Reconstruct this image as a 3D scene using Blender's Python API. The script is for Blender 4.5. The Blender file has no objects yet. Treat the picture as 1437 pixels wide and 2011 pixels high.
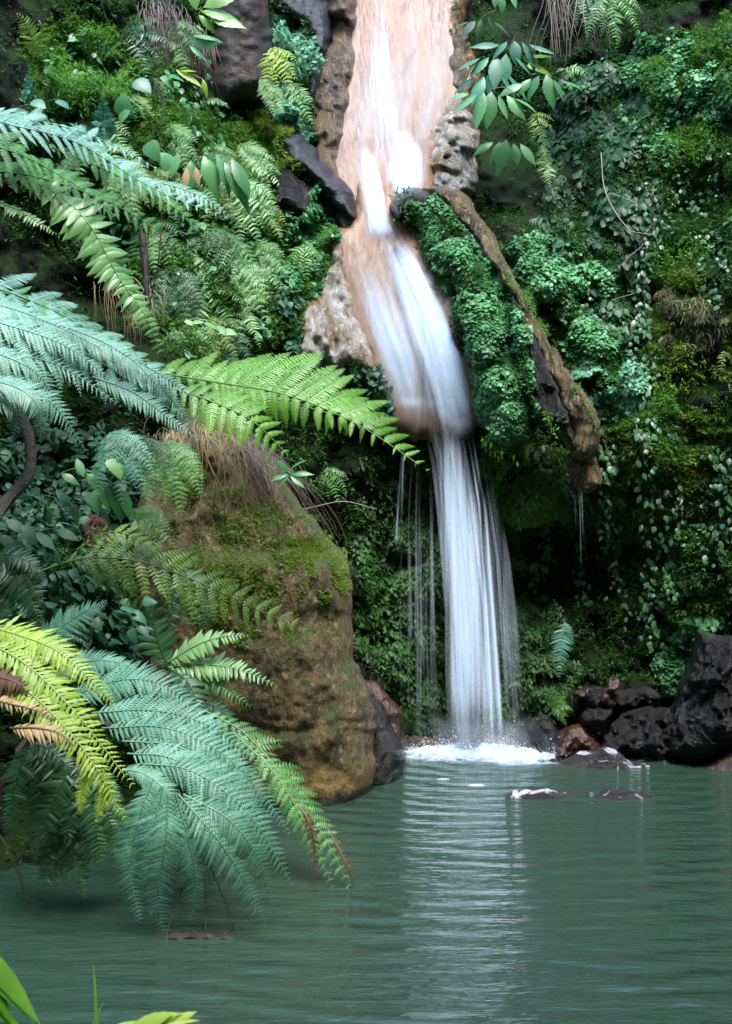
import bpy, math, random
import numpy as np

sc = bpy.context.scene
COL = sc.collection
R = math.radians

# ------------------------------------------------------------------ camera, world, sun, exposure
F, CX, CY, CAM_H = 2400.0, 718.5, 1005.5, 1.8        # focal length and centre of the photograph in pixels, camera height
cam_d = bpy.data.cameras.new('camera')
cam = bpy.data.objects.new('camera', cam_d)
COL.objects.link(cam)
cam.location = (0, 0, CAM_H)
cam.rotation_euler = (R(90), 0, 0)
cam_d.sensor_fit = 'VERTICAL'
cam_d.sensor_height = 36
cam_d.lens = F / 2011 * 36
cam_d.clip_start, cam_d.clip_end = 0.05, 300
cam_d.dof.use_dof = True
cam_d.dof.focus_distance = 8.0
cam_d.dof.aperture_fstop = 8.0
sc.camera = cam

SUN_EL, SUN_AZ = 62, 15                               # elevation; azimuth measured from behind the camera to its right
w = bpy.data.worlds.new('World')
sc.world = w
w.use_nodes = True
nt = w.node_tree
bg = nt.nodes['Background']
sky = nt.nodes.new('ShaderNodeTexSky')
sky.sky_type = 'NISHITA'
sky.sun_disc = False
sky.sun_elevation = R(SUN_EL)
nt.links.new(sky.outputs[0], bg.inputs[0])
bg.inputs[1].default_value = 0.15
sd = bpy.data.lights.new('sun', 'SUN')
sun = bpy.data.objects.new('sun', sd)
COL.objects.link(sun)
sd.energy = 0.9
sd.angle = R(25)
sd.color = (1.0, 0.97, 0.92)
_el, _az = R(SUN_EL), R(SUN_AZ)
_dir = (math.cos(_el) * math.sin(_az), -math.cos(_el) * math.cos(_az), math.sin(_el))   # towards the sun
sun.rotation_euler = (R(90 - SUN_EL), 0, math.atan2(_dir[1], _dir[0]) + R(90))
sky.sun_rotation = math.atan2(_dir[0], _dir[1])
sc.view_settings.view_transform = 'Standard'
sc.view_settings.look = 'None'
sc.view_settings.gamma = 1
sc.view_settings.use_curve_mapping = False
sc.view_settings.exposure = 2.95
sc.render.engine = 'CYCLES'
sc.cycles.transparent_max_bounces = 48
sc.cycles.max_bounces = 6
sc.cycles.diffuse_bounces = 2
sc.cycles.glossy_bounces = 3
sc.cycles.transmission_bounces = 4
sc.cycles.sample_clamp_indirect = 4
sc.cycles.use_denoising = True

# ------------------------------------------------------------------ helpers
rng = np.random.default_rng(7)


def P(px, py, Y):
    px, py, Y = np.broadcast_arrays(np.asarray(px, float), np.asarray(py, float), np.asarray(Y, float))
    return np.stack([(px - CX) / F * Y, Y, CAM_H - (py - CY) / F * Y], -1)


def unit(v):
    return v / np.maximum(np.linalg.norm(v, axis=-1, keepdims=True), 1e-9)


def _hash(ix, iy, iz, seed):
    n = (ix.astype(np.int64) * 73856093) ^ (iy.astype(np.int64) * 19349663) ^ (iz.astype(np.int64) * 83492791) ^ (seed * 2654435761)
    n = (n ^ (n >> 13)) * 1274126177
    n = n ^ (n >> 16)
    return (n & 0xFFFF).astype(float) / 65535.0


def vnoise(p, seed=0):
    i = np.floor(p)
    f = p - i
    f = f * f * f * (f * (f * 6 - 15) + 10)
    i = i.astype(np.int64)
    out = 0
    for dx in (0, 1):
        for dy in (0, 1):
            for dz in (0, 1):
                wgt = (f[..., 0] if dx else 1 - f[..., 0]) * (f[..., 1] if dy else 1 - f[..., 1]) * (f[..., 2] if dz else 1 - f[..., 2])
                out = out + wgt * _hash(i[..., 0] + dx, i[..., 1] + dy, i[..., 2] + dz, seed)
    return out * 2 - 1


def fbm(p, octs=4, seed=0, gain=0.5):
    a, s, out = 1.0, 1.0, 0
    for o in range(octs):
        out = out + a * vnoise(p * s + o * 17.3, seed + o)
        a *= gain
        s *= 2.03
    return out


def sdf(px, py, poly):
    """signed distance in pixels, positive inside"""
    poly = np.asarray(poly, float)
    px = np.asarray(px, float)
    d2 = np.full(px.shape, 1e18)
    ins = np.zeros(px.shape, bool)
    n = len(poly)
    for k in range(n):
        x0, y0 = poly[k]
        x1, y1 = poly[(k + 1) % n]
        ex, ey = x1 - x0, y1 - y0
        wx, wy = px - x0, py - y0
        t = np.clip((wx * ex + wy * ey) / (ex * ex + ey * ey + 1e-9), 0, 1)
        d2 = np.minimum(d2, (wx - t * ex) ** 2 + (wy - t * ey) ** 2)
        c = ((y0 <= py) & (y1 > py)) | ((y1 <= py) & (y0 > py))
        xi = x0 + (py - y0) / (y1 - y0 if y1 != y0 else 1e-9) * ex
        ins ^= c & (px < xi)
    d = np.sqrt(d2)
    return np.where(ins, d, -d)


def smooth(t):
    t = np.clip(t, 0, 1)
    return t * t * (3 - 2 * t)


def curve(pts, n):
    """Catmull-Rom through pts, n evenly spaced samples"""
    p = np.asarray(pts, float)
    q = np.vstack([2 * p[0] - p[1], p, 2 * p[-1] - p[-2]])
    out = []
    for k in range(len(p) - 1):
        t = np.linspace(0, 1, 24, endpoint=False)[:, None]
        a, b, c, d = q[k], q[k + 1], q[k + 2], q[k + 3]
        out.append(0.5 * (2 * b + (c - a) * t + (2 * a - 5 * b + 4 * c - d) * t ** 2 + (3 * b - a - 3 * c + d) * t ** 3))
    out = np.vstack(out + [p[-1:]])
    s = np.concatenate([[0], np.cumsum(np.linalg.norm(np.diff(out, axis=0), axis=1))])
    u = np.linspace(0, s[-1], n)
    return np.stack([np.interp(u, s, out[:, k]) for k in range(out.shape[1])], -1), s[-1]


class Geo:
    """collects vertices, quads and per-vertex values for one mesh"""

    def __init__(self):
        self.v, self.f, self.m, self.a, self.n = [], [], [], [], 0

    def add(self, v, f, mat=0, rnd=None):
        v = np.asarray(v, float).reshape(-1, 3)
        f = np.asarray(f, np.int64).reshape(-1, 4)
        self.v.append(v)
        self.f.append(f + self.n)
        self.m.append(np.full(len(f), mat, np.int32))
        self.a.append(np.full(len(v), 0.5) if rnd is None else np.broadcast_to(rnd, (len(v),)).astype(float))
        self.n += len(v)

    def build(self, name, mats, parent=None, origin=None, smooth_shade=True):
        v, f, m, a = np.vstack(self.v), np.vstack(self.f), np.concatenate(self.m), np.concatenate(self.a)
        if origin is None and parent is not None:
            origin = parent.location
        if origin is not None:
            v = v - np.asarray(origin)
        me = bpy.data.meshes.new(name)
        me.vertices.add(len(v))
        me.vertices.foreach_set('co', v.astype(np.float32).ravel())
        me.loops.add(f.size)
        me.loops.foreach_set('vertex_index', f.astype(np.int32).ravel())
        me.polygons.add(len(f))
        me.polygons.foreach_set('loop_start', np.arange(0, f.size, 4, dtype=np.int32))
        me.polygons.foreach_set('material_index', m)
        me.polygons.foreach_set('use_smooth', np.full(len(f), smooth_shade))
        at = me.attributes.new('rnd', 'FLOAT', 'POINT')
        at.data.foreach_set('value', a.astype(np.float32))
        me.update(calc_edges=True)
        for x in (mats if isinstance(mats, (list, tuple)) else [mats]):
            me.materials.append(x)
        o = bpy.data.objects.new(name, me)
        COL.objects.link(o)
        if parent is not None:
            o.parent = parent
        elif origin is not None:
            o.location = origin
        return o


def tag(o, label=None, cat=None, group=None, kind=None):
    if label: o['label'] = label
    if cat: o['category'] = cat
    if group: o['group'] = group
    if kind: o['kind'] = kind
    return o


def thing(name, label, cat, loc, group=None):
    o = bpy.data.objects.new(name, None)
    o.empty_display_size = 0.1
    o.location = [float(c) for c in loc]
    COL.objects.link(o)
    return tag(o, label, cat, group)


def grid_faces(ny, nx, keep=None):
    i = np.arange(ny * nx).reshape(ny, nx)
    f = np.stack([i[:-1, :-1], i[1:, :-1], i[1:, 1:], i[:-1, 1:]], -1)
    return f.reshape(-1, 4) if keep is None else f[keep]


PROF = {
    'pinnule': lambda s: np.where(s < 0.12, 0.6 + 3.3 * s, 1.0) * (1 - s ** 2.4),
    'leaf': lambda s: np.sin(np.pi * np.clip(s, 0, 1) ** 0.75) ** 0.85,
    'heart': lambda s: np.sin(np.pi * np.clip(s * 0.94 + 0.06, 0, 1) ** 0.55) ** 0.8,
    'lance': lambda s: np.sin(np.pi * np.clip(s, 0, 1) ** 0.85) ** 1.1,
    'grass': lambda s: (1 - s) ** 0.6,
}


def blades(g, B, D, N, L, W, prof='leaf', seg=2, droop=0.0, fold=0.25, serr=0.0, mat=0, rnd=None):
    """many leaf blades: base B, direction D, upper-side normal N, length L, half width W"""
    B, D, N = np.atleast_2d(B), unit(np.atleast_2d(D)), np.atleast_2d(N)
    k = len(B)
    if k == 0:
        return
    S = unit(np.cross(D, N))
    N = unit(np.cross(S, D))
    L = np.broadcast_to(L, (k,))[:, None]
    W = np.broadcast_to(W, (k,))[:, None]
    droop = np.broadcast_to(droop, (k,))[:, None]
    if rnd is None:
        rnd = rng.random(k)
    vs = []
    for j in range(seg + 1):
        s = j / seg
        c = B + D * (L * s) - N * (droop * L * s * s)
        wd = float(PROF[prof](np.array(s))) * (1 - (serr if j % 2 else 0.0))
        h = W * max(wd, 0.02)
        dn = N * (h * fold)
        vs += [c - S * h - dn, c, c + S * h - dn]
    V = np.stack(vs, 1)                       # k, 3*(seg+1), 3
    fs = []
    for j in range(seg):
        a = 3 * j
        fs += [[a, a + 1, a + 4, a + 3], [a + 1, a + 2, a + 5, a + 4]]
    fs = np.array(fs)
    Fc = (np.arange(k) * V.shape[1])[:, None, None] + fs[None]
    g.add(V.reshape(-1, 3), Fc.reshape(-1, 4), mat, np.repeat(rnd, V.shape[1]))


def tube(g, pts, r0, r1, sides=6, mat=0, rnd=0.5, n=None, rough=0.0):
    n = n or max(6, 4 * len(pts))
    c, _ = curve(pts, n)
    T = unit(np.gradient(c, axis=0))
    ref = np.where(np.abs(T[:, 2:3]) > 0.9, np.array([[1.0, 0, 0]]), np.array([[0, 0, 1.0]]))
    S = unit(np.cross(T, ref))
    U = np.cross(S, T)
    a = np.linspace(0, 2 * np.pi, sides + 1)
    r = np.linspace(r0, r1, n)[:, None, None]
    if rough:
        r = r * (1 + rough * fbm(c[:, None, :] / max(r0, 1e-3) * 0.6 + np.stack([np.cos(a), np.sin(a), 0 * a], -1)[None], 3, 5)[..., None])
    V = c[:, None, :] + r * (S[:, None, :] * np.cos(a)[None, :, None] + U[:, None, :] * np.sin(a)[None, :, None])
    g.add(V, grid_faces(n, sides + 1), mat, rnd)


def frond_geo(g, pts, N0, npin, plen, level=2, pw=0.18, mpin=18, ang=28, droop=0.25, seg=2, pinw=0.32, prof='pinnule',
              serr=0.0, stem_r=0.006, start=0.04, taper=0.85, peak=0.22, mat=0, stem_geo=None, fold=0.3, jit=0.08, base_rnd=None, lower=1.0, upper=1.0):
    """a fern frond: pts is the midrib in space, N0 the way its upper side faces, plen the longest pinna"""
    c, L = curve(pts, 64)
    T = unit(np.gradient(c, axis=0))
    tube(stem_geo if stem_geo is not None else g, list(c[::6]), stem_r, stem_r * 0.25, 5, mat if stem_geo is None else 0, 0.5, 24)
    if stem_geo is not None:
        tube(g, list(c[::6]), stem_r * 0.6, stem_r * 0.12, 3, mat, 0.5, 24)
    N0 = unit(np.asarray(N0, float))
    t = np.linspace(start, 0.985, npin)
    ii = t * 63
    B = np.stack([np.interp(ii, np.arange(64), c[:, k]) for k in range(3)], -1)
    Tt = unit(np.stack([np.interp(ii, np.arange(64), T[:, k]) for k in range(3)], -1))
    S = unit(np.cross(Tt, N0))
    N = unit(np.cross(S, Tt))
    pr = np.minimum(1, (0.35 + 0.65 * t / peak)) * (1 - np.clip((t - peak) / (1.0 - peak), 0, 1) ** 1.5 * (taper + 0.1))
    pr = np.maximum(pr, 0.06)
    a = np.radians(ang)
    frnd = rng.random() if base_rnd is None else base_rnd
    for sgn, amt in ((-1, lower), (1, upper)):
        Dp = unit(sgn * S * np.cos(a) + Tt * np.sin(a) + rng.normal(0, jit, S.shape))
        Lp = plen * pr * (1 + rng.normal(0, 0.09, npin)) * amt * np.where(rng.random(npin) < 0.04, 0.45, 1.0)
        dr = droop * (1 + rng.normal(0, 0.4, npin))
        r1 = np.clip(frnd * 0.5 + 0.25 + rng.normal(0, 0.2, npin), 0, 1)
        if level == 1:
            blades(g, B, Dp, N + rng.normal(0, 0.16, N.shape), Lp, Lp * pw, prof, seg, dr, fold, serr, mat, r1)
            continue
        u = np.linspace(0.03, 0.97, mpin)
        Bp = B[:, None] + Dp[:, None] * (Lp[:, None, None] * u[None, :, None]) - N[:, None] * (dr * Lp)[:, None, None] * (u ** 2)[None, :, None]
        Tp = unit(Dp[:, None] - N[:, None] * (2 * dr)[:, None, None] * u[None, :, None])
        Sp = unit(np.cross(Tp, np.broadcast_to(N[:, None], Tp.shape)))
        Np = unit(np.cross(Sp, Tp))
        pu = np.minimum(1, 0.75 + u * 1.5) * (1 - u ** 2.2) + 0.05
        Lq = Lp[:, None] * pw * pu[None]
        sp = Lp / mpin
        for s2 in (-1, 1):
            Dq = unit(s2 * Sp * 0.93 + Tp * 0.38 + rng.normal(0, jit, Sp.shape))
            W = np.minimum(np.broadcast_to((sp * 0.5)[:, None] * 0.95, Lq.shape), Lq * pinw)
            blades(g, Bp.reshape(-1, 3), Dq.reshape(-1, 3), Np.reshape(-1, 3), Lq.ravel(), W.ravel(), prof, seg,
                   0.18, fold, serr, mat, np.clip(np.repeat(r1, mpin) + rng.normal(0, 0.1, Lq.size), 0, 1))
        # the midrib of each pinna
        blades(g, B, Dp, N, Lp, Lp * 0.008 + 0.0008, 'grass', 4, dr, 0, 0, mat, np.full(npin, 0.95))


# ------------------------------------------------------------------ materials
def newmat(name):
    m = bpy.data.materials.new(name)
    m.use_nodes = True
    t = m.node_tree
    return m, t, t.nodes['Principled BSDF'], t.nodes['Material Output']


def nd(t, kind, **kw):
    n = t.nodes.new(kind)
    for k, v in kw.items():
        setattr(n, k, v)
    return n


def mixc(t, fac, a, b):
    n = nd(t, 'ShaderNodeMix', data_type='RGBA')
    if isinstance(fac, float): n.inputs[0].default_value = fac
    else: t.links.new(fac, n.inputs[0])
    for sock, v in ((6, a), (7, b)):
        if isinstance(v, tuple): n.inputs[sock].default_value = (*v, 1)
        else: t.links.new(v, n.inputs[sock])
    return n.outputs[2]


def noise(t, scale, detail=4, rough=0.55, vec=None, stretch=None, dist=0.0):
    if vec is None:
        vec = nd(t, 'ShaderNodeNewGeometry').outputs['Position']
    if stretch:
        mp = nd(t, 'ShaderNodeMapping')
        mp.inputs['Scale'].default_value = stretch
        t.links.new(vec, mp.inputs[0])
        vec = mp.outputs[0]
    n = nd(t, 'ShaderNodeTexNoise')
    n.inputs['Scale'].default_value = scale
    n.inputs['Detail'].default_value = detail
    n.inputs['Roughness'].default_value = rough
    n.inputs['Distortion'].default_value = dist
    t.links.new(vec, n.inputs['Vector'])
    return n.outputs[0]


def ramp(t, src, lo, hi):
    n = nd(t, 'ShaderNodeMapRange', interpolation_type='SMOOTHSTEP')
    n.inputs[1].default_value, n.inputs[2].default_value = lo, hi
    t.links.new(src, n.inputs[0])
    return n.outputs[0]


def math_n(t, op, a, b):
    n = nd(t, 'ShaderNodeMath', operation=op)
    for k, v in enumerate((a, b)):
        if isinstance(v, (int, float)): n.inputs[k].default_value = v
        else: t.links.new(v, n.inputs[k])
    return n.outputs[0]


def bump(t, bsdf, h, strength, dist):
    n = nd(t, 'ShaderNodeBump')
    n.inputs['Strength'].default_value = strength
    n.inputs['Distance'].default_value = dist
    t.links.new(h, n.inputs['Height'])
    t.links.new(n.outputs[0], bsdf.inputs['Normal'])


def leaf_mat(name, ca, cb, rough=0.4, transl=0.25, spec=0.5, patch=2.5, tcol=None, dead=None):
    m, t, b, out = newmat(name)
    at = nd(t, 'ShaderNodeAttribute', attribute_name='rnd')
    c = mixc(t, at.outputs['Fac'], ca, cb)
    n = noise(t, patch, 3)
    c2 = mixc(t, ramp(t, n, 0.42, 0.62), c, mixc(t, 0.45, c, tuple(x * 0.55 for x in ca)))
    if dead:
        c2 = mixc(t, ramp(t, noise(t, 6.0, 3), 0.66, 0.74), c2, dead)
    t.links.new(c2, b.inputs['Base Color'])
    b.inputs['Roughness'].default_value = rough
    b.inputs['Specular IOR Level'].default_value = spec
    bump(t, b, noise(t, 90, 2), 0.25, 0.004)
    tr = nd(t, 'ShaderNodeBsdfTranslucent')
    t.links.new(mixc(t, 0.6, c2, tcol or tuple(min(1, x * 1.6) for x in cb)), tr.inputs[0])
    mx = nd(t, 'ShaderNodeMixShader')
    mx.inputs[0].default_value = transl
    t.links.new(b.outputs[0], mx.inputs[1])
    t.links.new(tr.outputs[0], mx.inputs[2])
    t.links.new(mx.outputs[0], out.inputs[0])
    return m


def rock_mat(name, cols, scale=3.0, rough=(0.35, 0.75), bumps=0.5, stretch=None, moss=None, moss_up=0.45, wet=None, spec=0.5, speck=None, bd=0.05, tide=None):
    """cols: dark, mid, light; moss: colour growing on faces that look up"""
    m, t, b, out = newmat(name)
    n1 = noise(t, scale, 6, 0.62, stretch=stretch, dist=0.4)
    n2 = noise(t, scale * 4.3, 5, 0.6, stretch=stretch)
    c = mixc(t, ramp(t, n1, 0.36, 0.62), cols[0], cols[1])
    c = mixc(t, ramp(t, n2, 0.5, 0.72), c, cols[2])
    if speck:
        c = mixc(t, ramp(t, noise(t, scale * 1.7, 4, stretch=stretch, dist=1.0), 0.56, 0.66), c, speck)
    if moss:
        g = nd(t, 'ShaderNodeNewGeometry')
        sx = nd(t, 'ShaderNodeSeparateXYZ')
        t.links.new(g.outputs['Normal'], sx.inputs[0])
        k = math_n(t, 'ADD', sx.outputs[2], math_n(t, 'MULTIPLY', math_n(t, 'SUBTRACT', noise(t, 5, 6, 0.7), 0.5), 2.2))
        c = mixc(t, ramp(t, k, moss_up, moss_up + 0.25), c, mixc(t, noise(t, 40, 3), moss, tuple(x * 0.45 for x in moss)))
    if tide:
        sz = nd(t, 'ShaderNodeSeparateXYZ')
        t.links.new(nd(t, 'ShaderNodeNewGeometry').outputs['Position'], sz.inputs[0])
        z = math_n(t, 'ADD', sz.outputs[2], math_n(t, 'MULTIPLY', math_n(t, 'SUBTRACT', noise(t, 4, 4), 0.5), 0.16))
        c = mixc(t, ramp(t, z, 0.3, 0.1), c, mixc(t, 0.55, c, tide))
        c = mixc(t, ramp(t, z, 0.075, 0.035), c, (0.012, 0.011, 0.008))
    t.links.new(c, b.inputs['Base Color'])
    rr = nd(t, 'ShaderNodeMapRange')
    rr.inputs[3].default_value, rr.inputs[4].default_value = rough
    t.links.new(n2, rr.inputs[0])
    t.links.new(rr.outputs[0], b.inputs['Roughness'])
    b.inputs['Specular IOR Level'].default_value = spec
    h = math_n(t, 'ADD', noise(t, scale * 5, 8, 0.7, stretch=stretch), math_n(t, 'MULTIPLY', n1, 2.0))
    bump(t, b, h, bumps, bd)
    return m


M = {}
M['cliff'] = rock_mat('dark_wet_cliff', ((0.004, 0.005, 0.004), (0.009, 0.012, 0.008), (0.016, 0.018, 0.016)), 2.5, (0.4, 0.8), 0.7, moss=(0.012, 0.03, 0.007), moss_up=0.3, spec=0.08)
M['sky_blocker'] = rock_mat('sky_blocker_green', ((0.006, 0.014, 0.006), (0.015, 0.035, 0.012), (0.03, 0.06, 0.02)), 1.0, (0.6, 0.9))
M['chute'] = rock_mat('salmon_mineral_rock', ((0.135, 0.064, 0.026), (0.2, 0.113, 0.058), (0.24, 0.157, 0.1)), 5.5, (0.25, 0.5), 0.3, stretch=(1, 0.3, 0.22), speck=(0.1, 0.045, 0.018))
M['crust'] = rock_mat('grey_mineral_crust', ((0.13, 0.09, 0.035), (0.33, 0.315, 0.28), (0.52, 0.53, 0.57)), 4.5, (0.12, 0.4), 1.0, stretch=(1, 1, 0.45), speck=(0.17, 0.1, 0.02))
M['rib'] = rock_mat('ochre_wet_rock', ((0.025, 0.016, 0.006), (0.085, 0.055, 0.02), (0.17, 0.14, 0.09)), 4.5, (0.06, 0.3), 0.8, stretch=(1, 1, 0.4), speck=(0.2, 0.1, 0.03))
M['black_rock'] = rock_mat('black_wet_rock', ((0.002, 0.0018, 0.0018), (0.005, 0.004, 0.0035), (0.013, 0.011, 0.011)), 3.0, (0.05, 0.24), 0.8, spec=0.5, bd=0.08)
M['slab'] = rock_mat('dark_rock_with_painted_glints', ((0.004, 0.003, 0.003), (0.01, 0.007, 0.007), (0.02, 0.015, 0.016)), 3.5, (0.08, 0.3), 0.8, spec=0.8, speck=(0.45, 0.45, 0.52))  # white specks are water glints painted into the rock colour
M['slate'] = rock_mat('blue_grey_rock', ((0.005, 0.006, 0.009), (0.013, 0.017, 0.026), (0.028, 0.033, 0.045)), 3.0, (0.25, 0.5), 0.6, moss=(0.035, 0.07, 0.02), moss_up=0.85)
M['brown_rock'] = rock_mat('red_brown_wet_rock', ((0.02, 0.009, 0.006), (0.06, 0.026, 0.018), (0.1, 0.05, 0.035)), 4.0, (0.1, 0.35), 0.6, spec=0.7)
M['rusty'] = rock_mat('rusty_boulder_rock', ((0.008, 0.007, 0.007), (0.026, 0.016, 0.01), (0.02, 0.027, 0.02)), 1.6, (0.5, 0.8), 0.6, speck=(0.13, 0.045, 0.01))
M['boulder'] = rock_mat('brown_sandstone', ((0.05, 0.037, 0.013), (0.145, 0.105, 0.038), (0.27, 0.22, 0.13)), 5.5, (0.5, 0.8), 1.0, stretch=(1, 1, 0.55), moss=(0.07, 0.1, 0.016), moss_up=0.3, speck=(0.17, 0.095, 0.025), tide=(0.3, 0.2, 0.05))
M['runnel'] = rock_mat('brown_runnel_rock', ((0.08, 0.058, 0.027), (0.25, 0.18, 0.085), (0.42, 0.36, 0.27)), 11.0, (0.06, 0.3), 1.0, stretch=(1, 0.5, 0.2), speck=(0.05, 0.045, 0.03), bd=0.08)
M['bark'] = rock_mat('dark_stem', ((0.012, 0.009, 0.006), (0.03, 0.022, 0.012), (0.05, 0.04, 0.025)), 9.0)
M['stem'] = leaf_mat('green_stem', (0.06, 0.08, 0.025), (0.11, 0.13, 0.04), 0.4, 0.05)
M['brown_stem'] = leaf_mat('brown_stem', (0.05, 0.028, 0.012), (0.09, 0.055, 0.02), 0.5, 0.0)
M['sheen_fern'] = leaf_mat('sky_sheen_green_fern', (0.06, 0.19, 0.12), (0.28, 0.52, 0.4), 0.42, 0.22, 0.6)  # pale tone is sky sheen on the fronds, put into the colour
M['blue_fern'] = leaf_mat('blue_green_fern', (0.035, 0.14, 0.08), (0.15, 0.37, 0.26), 0.48, 0.2, 0.55)  # bluish tone takes in sky reflection put into the leaf colour
M['mid_fern'] = leaf_mat('mid_green_fern', (0.045, 0.16, 0.03), (0.14, 0.35, 0.09), 0.4, 0.3)
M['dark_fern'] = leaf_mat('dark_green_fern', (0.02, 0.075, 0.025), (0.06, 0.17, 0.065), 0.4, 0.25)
M['pale_fern'] = leaf_mat('pale_green_fern', (0.11, 0.28, 0.08), (0.3, 0.52, 0.22), 0.38, 0.3)
M['bright_fern'] = leaf_mat('bright_green_fern', (0.09, 0.28, 0.02), (0.2, 0.46, 0.06), 0.34, 0.5, 0.6, tcol=(0.22, 0.6, 0.02))  # lime glow of the backlit tree fern tip is put into this colour
M['lime_fern'] = leaf_mat('lime_fern', (0.2, 0.36, 0.035), (0.38, 0.52, 0.1), 0.45, 0.35, tcol=(0.5, 0.65, 0.05))
M['tan_fern'] = leaf_mat('dry_tan_fern', (0.3, 0.2, 0.08), (0.55, 0.42, 0.2), 0.6, 0.25)
M['rust_fern'] = leaf_mat('dead_brown_fern', (0.05, 0.022, 0.01), (0.13, 0.055, 0.022), 0.7, 0.1)
M['olive_fern'] = leaf_mat('olive_fern', (0.08, 0.18, 0.02), (0.19, 0.32, 0.05), 0.4, 0.35)
M['moss'] = leaf_mat('green_moss', (0.035, 0.12, 0.012), (0.12, 0.29, 0.04), 0.6, 0.3, 0.3, 1.6)
M['yellow_moss'] = leaf_mat('yellow_green_moss', (0.08, 0.16, 0.012), (0.22, 0.34, 0.05), 0.6, 0.3, 0.3, 2.0)
M['deep_moss'] = leaf_mat('deep_green_moss', (0.016, 0.06, 0.01), (0.055, 0.16, 0.03), 0.55, 0.25, 0.35, 1.6)
M['cover'] = leaf_mat('small_leaf_cover', (0.04, 0.17, 0.045), (0.13, 0.38, 0.15), 0.46, 0.22, 0.4, 2.0)
M['blue_cover'] = leaf_mat('blue_green_leaf_cover', (0.05, 0.19, 0.09), (0.17, 0.42, 0.25), 0.46, 0.2, 0.4, 2.0)
M['ivy'] = leaf_mat('dark_glossy_ivy', (0.01, 0.042, 0.013), (0.035, 0.11, 0.04), 0.42, 0.12, 0.22, 2.0)
M['vine'] = leaf_mat('trailing_vine_leaf', (0.022, 0.085, 0.022), (0.08, 0.21, 0.085), 0.35, 0.2, 0.5)
M['broad'] = leaf_mat('broad_green_leaf', (0.035, 0.16, 0.045), (0.13, 0.35, 0.13), 0.4, 0.25, 0.5)
M['broad_bright'] = leaf_mat('broad_bright_leaf', (0.10, 0.26, 0.05), (0.22, 0.44, 0.1), 0.35, 0.35)
M['broad_teal'] = leaf_mat('broad_teal_leaf', (0.025, 0.12, 0.07), (0.08, 0.27, 0.16), 0.42, 0.2, 0.45)
M['broad_dark'] = leaf_mat('broad_dark_leaf', (0.012, 0.06, 0.03), (0.04, 0.13, 0.06), 0.5, 0.15, 0.35)
M['dry_grass'] = leaf_mat('dry_grass', (0.11, 0.075, 0.035), (0.3, 0.22, 0.11), 0.6, 0.15)
M['root'] = leaf_mat('dark_roots', (0.03, 0.018, 0.016), (0.09, 0.055, 0.05), 0.6, 0.0)
M['pale_root'] = leaf_mat('pale_roots', (0.11, 0.09, 0.07), (0.26, 0.23, 0.19), 0.6, 0.0)
M['olive_wisp'] = leaf_mat('olive_wisps', (0.06, 0.06, 0.02), (0.15, 0.16, 0.05), 0.6, 0.2)
M['lacy'] = leaf_mat('lacy_green_moss', (0.045, 0.17, 0.02), (0.14, 0.34, 0.06), 0.5, 0.35)


def water_mat():
    m, t, b, out = newmat('milky_green_water')
    b.inputs['Base Color'].default_value = (0.022, 0.05, 0.035, 1)
    b.inputs['Roughness'].default_value = 0.06
    b.inputs['IOR'].default_value = 1.33
    b.inputs['Specular IOR Level'].default_value = 1.0
    pos = nd(t, 'ShaderNodeNewGeometry').outputs['Position']
    c = nd(t, 'ShaderNodeMapping')
    c.inputs['Location'].default_value = (-0.9, -9.2, 0)
    t.links.new(pos, c.inputs[0])
    wv = nd(t, 'ShaderNodeTexWave', wave_type='RINGS', rings_direction='Z', wave_profile='SIN')
    wv.inputs['Scale'].default_value = 1.5
    wv.inputs['Distortion'].default_value = 5.5
    wv.inputs['Detail'].default_value = 3
    wv.inputs['Detail Scale'].default_value = 0.9
    t.links.new(c.outputs[0], wv.inputs['Vector'])
    n = noise(t, 3.0, 4, 0.55, pos, (0.8, 2.6, 1))
    n2 = noise(t, 11.0, 3, 0.5, pos, (0.5, 1.6, 1))
    h = math_n(t, 'ADD', math_n(t, 'MULTIPLY', math_n(t, 'MULTIPLY', wv.outputs['Fac'], 0.6), ramp(t, noise(t, 0.9, 3, 0.5, pos), 0.3, 0.75)), math_n(t, 'ADD', math_n(t, 'MULTIPLY', n, 1.0), math_n(t, 'MULTIPLY', n2, 0.4)))
    bump(t, b, h, 0.48, 0.07)
    return m


def fall_mat(name, dens, streak, lo=0.3, xs=0.8):
    m, t, b, out = newmat(name)
    b.inputs['Base Color'].default_value = (0.72, 0.85, 0.99, 1)
    b.inputs['Roughness'].default_value = 0.45
    b.inputs['Specular IOR Level'].default_value = 0.3
    tl = nd(t, 'ShaderNodeBsdfTranslucent')
    tl.inputs[0].default_value = (0.72, 0.85, 0.99, 1)
    mx = nd(t, 'ShaderNodeMixShader')
    mx.inputs[0].default_value = 0.4
    t.links.new(b.outputs[0], mx.inputs[1])
    t.links.new(tl.outputs[0], mx.inputs[2])
    tp = nd(t, 'ShaderNodeBsdfTransparent')
    at = nd(t, 'ShaderNodeAttribute', attribute_name='rnd')
    n = noise(t, 12, 3, 0.5, None, (xs, 0.06 if streak < 1 else 1, streak))
    fac = math_n(t, 'MULTIPLY', math_n(t, 'MULTIPLY', at.outputs['Fac'], ramp(t, n, lo, lo + 0.42)), dens)
    mx2 = nd(t, 'ShaderNodeMixShader')
    t.links.new(fac, mx2.inputs[0])
    t.links.new(tp.outputs[0], mx2.inputs[1])
    t.links.new(mx.outputs[0], mx2.inputs[2])
    t.links.new(mx2.outputs[0], out.inputs[0])
    return m


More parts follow.
